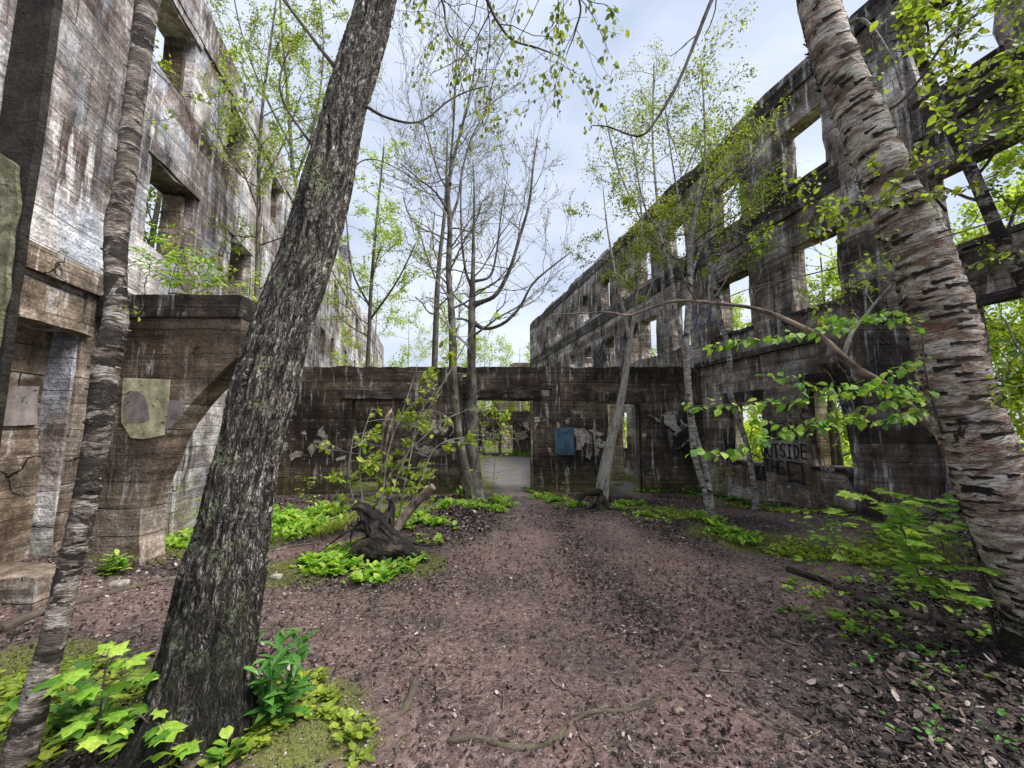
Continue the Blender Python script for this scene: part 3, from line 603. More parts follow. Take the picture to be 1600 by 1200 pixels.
# left wall: u grows away from the camera
Y0L = 1.6
def uL(Y): return (Y-Y0L)*LL
OPL = [(uL(a), uL(b), 6.35, 7.4) for a, b in ((2.7, 3.4), (4.55, 5.42), (6.5, 7.3), (8.5, 9.2), (10.4, 11.1), (12.3, 13.0), (15.0, 15.9), (17.3, 17.9), (20, 20.7), (23, 23.8))]
OPL += [(uL(a), uL(b), 3.95, 5.1) for a, b in ((4.78, 5.72), (6.9, 7.75), (8.85, 9.6), (10.9, 11.6), (13.28, 13.95), (14.9, 15.4), (17.5, 18.1), (20, 20.6), (23, 23.7))]
OPL += [(uL(3.32), uL(4.02), .2, 2.58), (uL(7.3), uL(8.0), 1.95, 2.75), (uL(12), uL(13), .9, 2.4)]
def topL(u): return 8.28+.04*math.sin(u*2)+(.5 if u > uL(24) else 0)
LW = wall('ruined_wall', 'tall lilac-grey concrete wall streaked with white lime on the left', (-3.58+KX*Y0L, Y0L), (-3.58+KX*34.5, 34.5), 8.3, .42, OPL, M['left'], top=topL, seed=41, rough=.052)
m = MB(); rbox(m, uL(3.26), uL(4.2), -.07, .02, 3.02, 3.26, .2, .015, 61); local(LW, 'floor_ledge', M['fin_left'], m)
m = MB(); rbox(m, uL(4.52), uL(9.8), -.08, .02, 3.0, 3.2, .25, .02, 62); local(LW, 'floor_ledge', M['fin_left'], m)
m = MB(); rbox(m, uL(1.7), uL(34.3), -.035, .02, 7.55, 7.72, .25, .01, 63); local(LW, 'cornice', M['left'], m)
m = MB(); rbox(m, uL(7.28), uL(8.02), .24, .40, 1.9, 2.8, .2, .015, 69); local(LW, 'dark_window_panel', M['trim'], m)  # dark panel added in the window opening to stand in for shade
m = MB(); rbox(m, uL(17.2), uL(18.5), .02, .40, 8.2, 9.9, .3, .04, 64); local(LW, 'chimney_stub', M['left'], m)
m = MB(); rbox(m, uL(3.28), uL(4.06), -.10, .10, 2.56, 2.66, .12, .03, 65); rbox(m, uL(3.28), uL(4.0), -.03, .12, 2.68, 2.95, .12, .05, 66); local(LW, 'broken_lintel', M['fin_left'], m)
m = MB(); rbox(m, uL(3.30), uL(4.04), .22, .40, .1, 2.64, .2, .02, 67); rbox(m, uL(3.36), uL(3.96), .13, .23, .1, 1.35, .2, .02, 68); local(LW, 'blocked_doorway', M['fin_left'], m)
m = MB(); slab(m, curvy([(uL(3.4), 1.62), (uL(3.44), 1.98), (uL(3.92), 2.0), (uL(3.94), 1.64)], .1, .02), .188, .23); local(LW, 'paint_patch', M['mauve'], m, label='pale grey paint patch inside the blocked doorway')
for (a, b, c, d) in OPL[1:5]+OPL[10:13]:
    m = MB(); rbox(m, b-.06, b-.002, .12, .38, c+.002, d-.003, .15, .012, int(a*5)); local(LW, 'window_frame', M['fin_left'], m)
    m = MB(); rbox(m, a-.1, b+.12, -.018, .06, d+.03, d+.22, .15, .02, int(a*6)); local(LW, 'lintel', M['left'], m)

m = MB(); rbox(m, uL(4.025), uL(4.5), -.03, .06, -.2, 3.01, .2, .012, 70); local(LW, 'door_surround', M['fin_left'], m)
# cross wall
def crossY(X): return 9.9+(X+5.19)*.0422
CW = wall('cross_wall', 'low soot-dark concrete wall with three doorways crossing the ruin', (-5.75, crossY(-5.75)), (5.02, crossY(5.02)), 3.12, .30, [], M['cross'])
bpy.data.objects.remove(CW.children[0]); LC = CW.location.copy(); RC = CW.rotation_euler[2]
def cw(px, py): return uvof(CW, px, py)
OPC = [(cw(546, 700)[0], cw(614, 700)[0], -.5, cw(580, 626)[1]), (cw(741, 700)[0], cw(833, 700)[0], -.5, cw(790, 625)[1]), (cw(951, 700)[0], cw(1004, 700)[0], -.5, cw(980, 631)[1]),
       (cw(845, 613)[0], cw(862, 613)[0], cw(850, 619)[1], cw(850, 608)[1])]
bpy.data.objects.remove(CW)
CW = wall('cross_wall', 'low soot-dark concrete wall with three doorways crossing the ruin', (-5.75, crossY(-5.75)), (5.02, crossY(5.02)), 3.2, .30, OPC, M['cross'], seed=77, rough=.03, step=.2, top=lambda u: 3.22+.006*u)
for k, (a, b, c, d) in enumerate(OPC[:3]):
    m = MB(); rbox(m, a-.22, b+.25, -.05, .06, d+.05, d+.17, .12, .03, 90+k); rbox(m, a-.3, b+.15, -.022, .04, d+.19, d+.26, .12, .03, 95+k); local(CW, 'lintel', M['trim'], m)
    m = MB(); rbox(m, b-.05, b-.002, -.02, .29, -.3, d-.003, .2, .006, 99+k); local(CW, 'door_jamb', M['fin_left'], m)
def patch(root, pts, mat, dy=-.017, name='paint_patch', label=None, th=.012, amp=.02):
    m = MB(); slab(m, curvy([uvof(root, *p) for p in pts], .07, amp, len(pts)), dy, dy+th); return local(root, name, mat, m, label=label)
patch(CW, [(866, 669), (897, 668), (897, 710), (882, 711), (867, 709)], M['blue'], amp=.008, label='square of blue paint between two doorways')
patch(CW, [(898, 671), (912, 668), (925, 679), (922, 692), (914, 690), (908, 705), (898, 703)], M['lime'], name='plaster_patch', amp=.05)
for pts in ([(451, 712), (462, 704), (474, 705), (470, 713), (460, 716), (453, 722)], [(478, 700), (486, 692), (494, 698), (492, 704), (488, 713)], [(915, 700), (919, 712), (925, 702), (922, 718), (916, 714)], [(929, 692), (934, 688), (936, 710), (931, 712)], [(526, 716), (540, 712), (538, 718), (528, 721)]):
    patch(CW, pts, M['lime'], name='plaster_patch', amp=.04, th=.01)
# buttress walls
def finwall(name, label, Y, outline, xwall, th, mat, parent_wall, seed):
    root = empty(name, (0, Y, 0), label, 'buttress'); root['_o'] = (0, 0, 0)
    pts = [(at(px, py, Y).x, at(px, py, Y).z) for px, py in outline]
    m = MB(); slab(m, curvy(pts, .12, .015, seed), 0, th); local(root, 'buttress_face', mat, m); return root
def onY(Y, px, py): p = at(px, py, Y); return p.x, p.z
LF = finwall('wall_buttress', 'brown concrete buttress with arched underside, standing out from the left wall', 4.2, [(128, 468), (380, 468), (372, 557), (352, 574), (331, 594), (313, 612), (297, 631), (275, 662), (261, 688), (248, 715), (236, 745), (226, 775), (219, 800), (218, 930), (95, 930)], 0, .30, M['fin_left'], LW, 1)
m = MB(); x0, z0 = onY(4.2, 205, 497); x1, z1 = onY(4.2, 377, 463); rbox(m, at(140, 480, 4.2).x, x1+.03, -.05, .34, z0, z1, .12, .008, 3); local(LF, 'coping', M['trim'], m)
def finpatch(root, Y, pts, mat, dy=-.008, label=None, th=.01, name='paint_patch'):
    m = MB(); slab(m, curvy([onY(Y, *p) for p in pts], .05, .006, 2), dy, dy+th); return local(root, name, mat, m, label=label)
finpatch(LF, 4.2, [(192, 590), (266, 593), (263, 640), (256, 680), (225, 686), (205, 684), (190, 660)], M['yellow'], -.008, 'pale yellow paint rectangle on the buttress')
finpatch(LF, 4.2, [(265, 625), (286, 627), (283, 648), (268, 668), (258, 672)], M['mauve'], -.005, 'grey paint beside the yellow rectangle')
finpatch(LF, 4.2, [(196, 622), (202, 613), (216, 611), (228, 618), (236, 656), (220, 661), (196, 660)], M['mauve'], -.012, 'rounded grey block painted over the yellow rectangle')
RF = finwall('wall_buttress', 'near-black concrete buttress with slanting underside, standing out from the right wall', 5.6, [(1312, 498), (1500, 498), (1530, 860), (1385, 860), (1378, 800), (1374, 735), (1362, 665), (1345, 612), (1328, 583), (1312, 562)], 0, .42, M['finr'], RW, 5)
PR = empty('wall_pier', (0, 3.02, 0), 'dark rendered pier with an olive plaster lower face at the far left edge', 'pier'); PR['_o'] = (0, 0, 0)
m = MB(); rbox(m, -6.4, -3.93, 0, .06, -.3, 8.4, .2, .012, 12); local(PR, 'pier_face', M['darkrender'], m)
m = MB(); slab(m, curvy([(-6.2, 1.9), (-6.2, 4.5), (-4.6, 4.1), (-4.02, 3.74), (-3.955, 3.4), (-3.95, 2.7), (-3.96, 1.2), (-6.2, .8)], .08, .02), -.03, .02); local(PR, 'plaster_patch', M['olive'], m)
# second cross wall, far room
W2 = wall('cross_wall', 'distant low dark wall with a doorway, seen through the central doorway', (-9.0, 24.2), (1.9, 24.2), 2.72, .3, [], M['cross'])
o2 = [uvof(W2, *p) for p in ((757, 712), (779, 688), (783, 712), (801, 664))]; bpy.data.objects.remove(W2.children[0]); bpy.data.objects.remove(W2)
W2 = wall('cross_wall', 'distant low dark wall with a doorway, seen through the central doorway', (-9.0, 24.2), (1.9, 24.2), 2.72, .3, [(o2[0][0], o2[1][0], .1, o2[1][1]), (o2[2][0], o2[3][0], -.5, o2[3][1]), (3, 4, -.5, 2.1)], M['cross'], seed=5)
for pts in ([(752, 668), (758, 668), (758, 700), (754, 705)], [(760, 683), (776, 682), (776, 687), (761, 689)], [(779, 672), (783, 672), (783, 681), (779, 680)], [(804, 676), (822, 674), (825, 683), (806, 690)]): patch(W2, pts, M['lime'], name='plaster_patch', amp=.05)
W3 = wall('partition_wall', 'dark partition wall behind the left doorway', (-5.9, 12.3), (-1.75, 12.5), 2.8, .3, [], M['cross'], seed=9)
W4 = wall('partition_wall', 'pale ochre wall stub with red spray paint, seen through the right doorway', (3.1, 12.6), (3.5, 12.62), 2.6, .25, [], M['pale'], seed=15)
c4 = uvof(W4, 963, 680); strokes(W4, [[(c4[0]+.08*math.sin(k*2.1), c4[1]+.2*math.cos(k*1.7)) for k in range(9)]], .05, M['inkred'], label='red spray scribble')
W5 = wall('partition_wall', 'narrow grey wall end standing just right of the ochre stub', (3.66, 11.4), (3.80, 11.42), 2.7, .3, [], M['fin_left'], seed=19)
W6 = wall('gable_wall', 'small far gable showing above the cross wall', (-1.7, 33), (2.6, 33), 7.2, .4, [], M['fin_left'], seed=23, top=lambda u: min(7.2, 4.6+1.6*u), step=.4)
m = MB(); p = at(999, 632, 10.12); pb = at(1003, 775, 10.12); tube(m, [(pb.x, pb.y, -.1), (p.x, p.y, p.z)], [.03, .03], 8, .3)
FP = empty('metal_post', (pb.x, pb.y, 0), 'thin rusty post leaning in the right doorway', 'post'); o = m.build('post_shaft', M['darkwood'], FP, bark=True)
for k, (a, b) in enumerate((((598, 668, 10.4), (612, 640, 11.2)), ((603, 690, 10.5), (613, 655, 11.0)))):
    pa, pb_ = at(*a), at(*b); m = MB(); tube(m, [(pa.x, pa.y, 0.05), pa, pb_], [.05, .05, .045], 4, .3)
    q = m.build('plank', M['deadwood'], bark=True); tag(q, ['longer weathered plank leaning inside the left doorway', 'shorter weathered plank leaning inside the left doorway'][k], 'plank')

# ------------------------------------------------------------------ trees
rmin = .0016
def grow(segs, tips, p, d, Lg, r, lev, mx_, rng, up=.06, wig=.18, nch=4, ang=.75, ns=6, ratio=.55):
    st = Lg/ns
    for i in range(ns):
        d = d+np.array([rng.gauss(0, wig), rng.gauss(0, wig), rng.gauss(0, wig)+up]); d = d/np.linalg.norm(d)
        q = p+d*st; r1 = max(rmin, r*(1-.11)); segs.append((p, q, r, r1)); p, r = q, r1
        if lev >= mx_: tips.append((q, d))
        elif i >= 1:
            for _ in range(nch//(ns-1)+(1 if rng.random() < (nch % (ns-1))/(ns-1) else 0)):
                e = np.array([rng.gauss(0, 1), rng.gauss(0, 1), rng.gauss(0, 1)]); e = e-d*np.dot(e, d); e = e/(np.linalg.norm(e)+1e-9)
                a = ang*rng.uniform(.7, 1.25); c = d*math.cos(a)+e*math.sin(a)
                grow(segs, tips, p, c, Lg*ratio*rng.uniform(.6, 1.15)*(1-.4*i/ns), r*.6, lev+1, mx_, rng, up, wig, nch, ang, ns, ratio)
    tips.append((p, d))
def leafcloud(mb, tips, n, size, rng, kind='diamond', spread=.12, droop=.35):
    if not tips or n <= 0: return
    idx = rng.integers(0, len(tips), n); P = np.array([tips[i][0] for i in idx]); D = np.array([tips[i][1] for i in idx])
    cl = unit(rng.normal(size=(n, 3))); P = P+cl*spread*rng.random((n, 1))
    D = unit(D*.5+rng.normal(size=(n, 3))*.8+np.array([0, 0, -droop])); N = unit(rng.normal(size=(n, 3))*.7+np.array([0, 0, .8]))
    leaves(mb, P, D, N, size*rng.uniform(.55, 1.25, n), kind)
def stempts(st): return [at(a, b, c) for a, b, c, wd in st], [max(.006, wd/F*c/2/math.sqrt(1+((a-800)/F)**2*.85)) for a, b, c, wd in st]
def barkdisp(kind, seed):
    if kind == 'oak':
        def f(ax, ay, S, r, th):
            rd = 1-np.abs(fbm(ax*26+.9*vn(S*3, ay*6, s=seed), ay*26, S*2.6, o=3, s=seed))*2.6
            return .024*rd+.014*vn(ax*5, ay*5, S*1.5, s=seed+3)+.085*np.exp(-S/.22)*(1+.8*np.sin(th*3+1))
        return f
    if kind == 'birch':
        def f(ax, ay, S, r, th):
            k = r/.2
            sc = np.clip(fbm(ax*2.2/k, ay*2.2/k, S*4.2/k, o=4, s=seed)*3-.85, 0, 1)
            return k*(.006*vn(ax*5, ay*5, S*55/k, s=seed)+.010*vn(ax*5/k, ay*5/k, S*5/k, s=seed+2)+sc*.028*(.4+vn(ax*18/k, ay*18/k, S*26/k, s=seed+5)))+.04*k*np.exp(-S/.2)*(1+.5*np.sin(th*4))
        return f
    return lambda ax, ay, S, r, th: r*(.10*vn(ax*20, ay*20, S*5, s=seed)+.5*np.exp(-S/.12))
def peel(mb, P, Rr, n, seed, k=1.0):
    C, r_ = smoothpath(P, Rr, .05); T = unit(np.gradient(C, axis=0)); rng = random.Random(seed)
    for _ in range(n):
        i = rng.randrange(4, len(C)-1); t = T[i]; a0 = rng.uniform(0, 6.28); u = np.cross(t, [1, 0, 0]); u = u/np.linalg.norm(u); v = np.cross(t, u); w_ = rng.uniform(.006, .022)*k; ln = rng.uniform(.25, .9); out_ = rng.uniform(.008, .03)*k; m_ = 7; V = []; A = []
        for q in range(m_):
            f = q/(m_-1); a = a0+ln*f; rr = r_[i]*1.03+out_*f*f; c = C[i]+(u*math.cos(a)+v*math.sin(a))*rr
            for sg in (-1, 1): V.append(c+t*sg*w_*(1-.6*f)*(1+.3*math.sin(q*2+sg))); A.append((math.cos(a)*r_[i], math.sin(a)*r_[i], i*.05+sg*w_))
        mb.add(np.array(V), np.array([(2*q, 2*q+1, 2*q+3, 2*q+2) for q in range(m_-1)]), A)
def tree(name, label, cat, stems, tm, tw, lm=None, limbs=8, f0=.4, llen=1.6, depth=2, nleaf=1500, lsize=.05, seed=1, sides=10, step=.12, disp=None, leafkind='diamond', group=None, up=.06, nch=4, spread=.12, wig=.18, elev=.5, alls=True, rl=.4, lshape=1.0, ang=.75, droop=.35, sink=True, peels=0, pk=1.0):
    rng = random.Random(seed); nr = np.random.default_rng(seed); P0, R0 = stempts(stems[0]); base = P0[0].copy()
    if sink:
        gz = float(G(np.array([base.x]), np.array([base.y]))[0]); P0[0] = Vector((base.x, base.y, min(base.z, gz)-.06)); base = P0[0]
    global rmin; rmin = .0016*max(1, base.y/4.5)
    root = empty(name, base, label, cat, group); tips = []; bn = 0
    for si, st in enumerate(stems):
        P, Rr = stempts(st)
        if si == 0: P = P0
        mb = MB(); C, r, T = tube(mb, P, Rr, sides if si == 0 else max(6, sides//2 if sides > 20 else sides), step if si == 0 else max(step, .06), disp, seed+si)
        if si == 0 and peels: peel(mb, P, Rr, peels, seed, pk)
        mb.build('trunk' if si == 0 else 'limb', tm, root, smooth=True, bark=True)
        n = limbs if si == 0 else (max(2, limbs//2) if alls and P[-1][2] > 3.2 else 0)
        for k in range(n):
            f = f0+(1-f0)*(k+rng.random())/n if si == 0 else .25+.75*(k+rng.random())/n
            i = min(len(C)-1, int(f*(len(C)-1))); a = rng.uniform(0, 2*math.pi); d = np.array([math.cos(a), math.sin(a), elev+rng.uniform(-.3, .4)]); d = d/np.linalg.norm(d)
            segs = []; grow(segs, tips, C[i]+0, d, llen*(1.15-.6*f)*rng.uniform(.7, 1.2), min(max(r[i]*rl, rmin*2.2), .05), 1, depth, rng, up, wig, nch, ang)
            mb = MB(); prisms(mb, segs, 3); mb.build('branch', tw, root, bark=True)
    if lm and nleaf: mb = MB(); leafcloud(mb, tips, nleaf, lsize, nr, leafkind, spread, droop); mb.build('foliage', lm, root)
    return root
def limbpath(root, pts, mat, r0, r1, name='branch', twigs=0, leaf=None, nl=0, ls=.05, seed=0, tw=None, llen=.5, kind='diamond', up=.0, sides=8, depth=2, nch=3, droop=.5, spread=.07):
    """a drawn branch added to a tree, with its own twigs and leaves"""
    P = [at(*p) if not isinstance(p, Vector) else p for p in pts]; n = len(P); Rr = [r0+(r1-r0)*i/(n-1) for i in range(n)]
    mb = MB(); C, r, T = tube(mb, P, Rr, sides, .04, lambda ax, ay, S, r, th: r*.15*vn(ax*30, ay*30, S*16, s=seed), seed)
    rng = random.Random(seed); segs = []; tips = []
    for k in range(twigs):
        i = int(len(C)*(.25+.75*(k+rng.random())/twigs)); i = min(i, len(C)-1); a = rng.uniform(0, 6.28); d = unit(T[i]*.6+np.array([math.cos(a), math.sin(a)*.8, rng.uniform(-.5, .6)]))
        grow(segs, tips, C[i], d, llen*rng.uniform(.6, 1.2), max(.002, r[i]*.45), 1, depth, rng, up, .22, nch, .7, 5)
    prisms(mb, segs, 3); mb.build(name, mat, root, smooth=False, bark=True)
    if leaf: m2 = MB(); leafcloud(m2, tips, nl, ls, np.random.default_rng(seed), kind, spread, droop); m2.build('foliage', leaf, root)
# oak
OK_ = [(292, 1178, 2.10, 150), (314, 1080, 2.14, 128), (330, 1000, 2.18, 122), (350, 900, 2.2, 118), (369, 800, 2.22, 100), (389, 700, 2.24, 92), (417, 600, 2.26, 92), (445, 500, 2.28, 82), (480, 400, 2.32, 80), (508, 300, 2.36, 74), (532, 200, 2.4, 62), (560, 100, 2.44, 62), (590, 0, 2.5, 58), (630, -160, 2.6, 50), (670, -350, 2.7, 42)]
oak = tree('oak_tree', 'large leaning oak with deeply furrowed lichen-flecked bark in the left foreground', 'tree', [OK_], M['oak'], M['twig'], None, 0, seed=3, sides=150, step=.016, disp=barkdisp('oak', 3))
limbpath(oak, [(524, 106, 2.42), (500, 75, 2.4), (470, 35, 2.4), (438, -8, 2.4), (400, -70, 2.4)], M['twig'], .013, .008, twigs=2, seed=5)
limbpath(oak, [(492, 232, 2.37), (468, 200, 2.3), (444, 162, 2.28), (437, 128, 2.26), (443, 100, 2.25), (451, 80, 2.24)], M['twig'], .010, .004, twigs=2, seed=6, llen=.2)
limbpath(oak, [(572, 166, 2.42), (600, 182, 2.45), (640, 192, 2.5), (668, 184, 2.55), (700, 158, 2.6), (730, 143, 2.65), (762, 134, 2.7)], M['twig'], .010, .004, twigs=4, seed=7, llen=.3)
limbpath(oak, [(640, -150, 2.65), (700, -80, 2.75), (750, -20, 2.9), (775, 30, 3.0), (800, 62, 3.05), (840, 75, 3.1), (880, 90, 3.2)], M['twig'], .020, .004, twigs=16, seed=8, llen=.7, leaf=M['leafolive'], nl=430, ls=.045, kind='oval', depth=2, droop=1.2, up=-.02)
limbpath(oak, [(650, -200, 2.65), (760, -160, 2.7), (860, -70, 2.8), (905, 0, 2.9), (900, 45, 2.95), (885, 85, 3.0)], M['twig'], .020, .003, twigs=13, seed=9, llen=.6, leaf=M['leafolive'], nl=280, ls=.055, kind='oval', droop=1.2, up=-.03)
limbpath(oak, [(610, -60, 2.55), (650, -40, 2.8), (690, 0, 3.0), (700, 50, 3.1), (735, 90, 3.2)], M['twig'], .014, .003, twigs=14, seed=10, llen=.8, leaf=M['leafolive'], nl=330, ls=.04, kind='oval', droop=1., up=-.02)
limbpath(oak, [(548, 285, 2.38), (560, 255, 2.5), (590, 250, 2.6), (640, 275, 2.7), (668, 300, 2.8)], M['twig'], .006, .002, twigs=5, seed=11, llen=.3, leaf=M['leaf'], nl=45, ls=.035)
# left birch
BL = [(18, 1215, 1.88, 60), (42, 1140, 1.9, 50), (82, 1000, 1.93, 43), (106, 900, 1.95, 41), (130, 800, 1.97, 43), (149, 700, 1.99, 42), (158, 640, 2.0, 43), (168, 560, 2.02, 47), (181, 500, 2.04, 42), (181, 450, 2.05, 38), (183, 350, 2.08, 42), (194, 300, 2.1, 37), (205, 200, 2.14, 37), (218, 100, 2.18, 38), (231, 0, 2.22, 42), (250, -130, 2.3, 36), (270, -280, 2.4, 30)]
lb = tree('birch_tree', 'slender birch with black scarred bands leaning along the left edge', 'tree', [BL], M['birchdark'], M['twig'], None, 0, seed=14, sides=72, step=.012, disp=barkdisp('birch', 14), peels=330, pk=.55)
limbpath(lb, [(203, 488, 2.05), (212, 492, 2.06), (222, 482, 2.07)], M['twig'], .003, .0012, twigs=1, seed=3, llen=.05, leaf=M['leaf'], nl=9, ls=.028, kind='oval', depth=1)
limbpath(lb, [(240, 108, 2.2), (262, 130, 2.3), (285, 150, 2.4), (300, 200, 2.5)], M['twig'], .004, .0015, twigs=5, seed=4, llen=.25, leaf=M['leafyellow'], nl=60, ls=.03, kind='oval')
# big right birch
BR = [(1652, 1075, 2.72, 171), (1632, 990, 2.74, 132), (1602, 900, 2.76, 121), (1566, 800, 2.78, 123), (1529, 700, 2.8, 119), (1493, 600, 2.82, 119), (1472, 500, 2.84, 112), (1440, 400, 2.87, 100), (1393, 300, 2.9, 89), (1353, 200, 2.94, 82), (1308, 100, 2.98, 75), (1277, 0, 3.02, 68), (1240, -140, 3.1, 59), (1205, -300, 3.2, 50)]
rb = tree('birch_tree', 'big old birch with peeling orange and grey bark leaning on the right', 'tree', [BR], M['birchbig'], M['twig'], None, 0, seed=21, sides=150, step=.014, disp=barkdisp('birch', 21), peels=620)
limbpath(rb, [(1215, -250, 3.15), (1170, -130, 3.1), (1112, 0, 3.05), (1088, 60, 3.05), (1060, 128, 3.0), (1030, 180, 3.0), (1006, 210, 3.0), (985, 211, 3.0), (950, 198, 3.0), (925, 196, 3.0)], M['twig'], .020, .004, twigs=3, seed=22, llen=.25)
limbpath(rb, [(1478, 330, 2.85), (1455, 290, 2.7), (1500, 240, 2.6), (1545, 180, 2.55), (1600, 160, 2.5), (1660, 150, 2.5)], M['twig'], .010, .004, twigs=12, seed=24, llen=.5, leaf=M['leaf'], nl=330, ls=.05, kind='oval', spread=.1)
limbpath(rb, [(1352, 180, 2.95), (1400, 165, 2.8), (1440, 120, 2.7), (1480, 60, 2.6), (1530, 20, 2.6), (1600, -20, 2.6)], M['twig'], .014, .004, twigs=12, seed=25, llen=.55, leaf=M['leafolive'], nl=330, ls=.045, kind='oval', spread=.1)
limbpath(rb, [(1300, 60, 3.0), (1345, 30, 2.9), (1390, 85, 2.8), (1410, 140, 2.8)], M['birchslim'], .018, .006, twigs=5, seed=26, llen=.4, leaf=M['leaf'], nl=110, ls=.045, kind='oval')
limbpath(rb, [(1700, 300, 2.7), (1600, 330, 2.65), (1500, 363, 2.62), (1392, 394, 2.65), (1280, 425, 2.7), (1175, 450, 2.8), (1110, 477, 2.9)], M['twig'], .007, .003, twigs=4, seed=27, llen=.3)
limbpath(rb, [(1570, 500, 2.9), (1600, 555, 2.7), (1640, 560, 2.7)], M['twig'], .006, .003, twigs=4, seed=28, llen=.4, leaf=M['leafdeep'], nl=60, ls=.06, kind='oval')
limbpath(rb, [(1425, 330, 2.9), (1380, 322, 2.8), (1320, 318, 2.75), (1260, 322, 2.7), (1205, 330, 2.7)], M['twig'], .007, .002, twigs=10, seed=30, llen=.3, leaf=M['leaf'], nl=230, ls=.042, kind='oval', spread=.08)
limbpath(rb, [(1455, 440, 2.86), (1400, 430, 2.75), (1340, 440, 2.7), (1290, 470, 2.7)], M['twig'], .006, .002, twigs=8, seed=34, llen=.28, leaf=M['leaf'], nl=130, ls=.042, kind='oval', spread=.08)
limbpath(rb, [(1620, 480, 2.9), (1660, 500, 2.75), (1640, 560, 2.7), (1600, 600, 2.7), (1560, 590, 2.7)], M['twig'], .006, .002, twigs=8, seed=35, llen=.35, leaf=M['leaf'], nl=120, ls=.05, kind='oval', spread=.1)
# slim speckled trunk at right edge
tree('birch_tree', 'thin mottled birch leaning across the windows at the right edge', 'tree', [[(1800, 840, 4.3, 34), (1700, 640, 4.3, 30), (1632, 500, 4.3, 27), (1600, 440, 4.3, 27), (1565, 375, 4.3, 26), (1520, 272, 4.3, 24), (1480, 190, 4.3, 22), (1440, 95, 4.3, 20), (1400, 0, 4.3, 17), (1370, -100, 4.3, 12)]], M['birchdark'], M['twig'], M['leaf'], 12, f0=.35, llen=1.3, depth=2, nleaf=2600, lsize=.05, seed=31, sides=20, step=.05, leafkind='oval', nch=3)
# twin grey trunks at cross wall
tw_st = [[(742, 764, 9.2, 28.9), (741, 740, 9.2, 22.1), (738, 700, 9.2, 20.4), (738, 640, 9.2, 16.1), (737, 577, 9.2, 13.6), (737, 500, 9.2, 11.9), (738, 460, 9.2, 10.2), (739, 420, 9.2, 6.8), (740, 370, 9.2, 5.1), (741, 310, 9.2, 3.4), (739, 250, 9.2, 1.7)],
         [(740, 476, 9.2, 7.6), (758, 470, 9.2, 6.8), (777, 458, 9.15, 6.8), (797, 420, 9.1, 6.0), (813, 367, 9.1, 5.1), (827, 317, 9.1, 4.2), (833, 260, 9.1, 3.4), (840, 215, 9.1, 2.1)],
         [(741, 505, 9.2, 6.0), (752, 512, 9.15, 6.0), (767, 513, 9.1, 5.1), (790, 503, 9.05, 5.1), (812, 480, 9, 4.2), (833, 443, 9, 3.4), (867, 413, 9, 2.5), (890, 396, 9, 1.7)],
         [(737, 448, 9.2, 5.1), (728, 425, 9.3, 4.2), (722, 380, 9.3, 3.4), (720, 320, 9.3, 2.5), (722, 260, 9.3, 1.7)], [(739, 440, 9.2, 4.2), (765, 432, 9.3, 4.2), (775, 400, 9.3, 3.4), (781, 350, 9.3, 2.5), (790, 290, 9.3, 1.7)]]
tree('maple_tree', 'bare grey tree forking into long upswept boughs beside the central doorway', 'tree', tw_st, M['mossbark'], M['twigpale'], M['bud'], 17, f0=.40, llen=2.0, depth=3, nleaf=2200, lsize=.05, seed=33, sides=14, step=.1, disp=barkdisp('x', 2), nch=5, up=.09, spread=.02, ang=.6)
tw2 = [[(738, 764, 9.0, 22.1), (727, 735, 9.0, 16.1), (719, 700, 9.0, 14.4), (712, 640, 9.0, 11.9), (708, 577, 9.0, 12.8), (707, 520, 9.0, 11.9), (705, 483, 9.0, 11.0), (701, 433, 9.0, 9.3), (702, 390, 9.0, 9.3), (703, 350, 9.0, 8.5), (700, 310, 9.0, 7.6), (703, 275, 9.0, 6.8), (712, 235, 9.0, 5.1), (724, 190, 9.0, 4.2), (738, 130, 9.0, 3.4), (748, 60, 9.0, 2.1)],
       [(702, 290, 9.0, 5.1), (705, 240, 9.0, 4.2), (709, 190, 8.95, 3.4), (712, 120, 8.9, 2.5), (716, 50, 8.9, 1.7)], [(703, 345, 9, 5.1), (716, 310, 9.1, 4.2), (722, 270, 9.2, 3.4), (735, 220, 9.3, 2.5), (760, 170, 9.3, 1.7)], [(700, 330, 9, 4.2), (680, 300, 8.9, 3.4), (655, 280, 8.8, 2.5), (625, 255, 8.7, 1.7)], [(701, 300, 9, 3.4), (685, 270, 9.1, 2.5), (670, 220, 9.2, 2.5), (655, 170, 9.2, 1.7)]]
tree('maple_tree', 'taller bare grey tree with a pale upper stem, left of its twin', 'tree', tw2, M['mossbark'], M['twigpale'], M['bud'], 22, f0=.38, llen=2.3, depth=3, nleaf=2600, lsize=.05, seed=37, sides=14, step=.1, disp=barkdisp('x', 5), nch=5, up=.09, spread=.02, ang=.6)
tree('maple_tree', 'straight thin grey trunk rising just behind the cross wall', 'tree', [[(676, 740, 12, 12), (679, 573, 12, 10), (682, 483, 12, 9), (684, 440, 12, 8), (688, 393, 12, 7), (693, 350, 12, 6), (697, 290, 12, 4), (699, 200, 12, 2)]], M['greybark'], M['twigpale'], M['bud'], 16, f0=.45, llen=2.1, depth=3, nleaf=1500, lsize=.05, seed=39, sides=8, nch=4, up=.08, spread=.03, ang=.6)
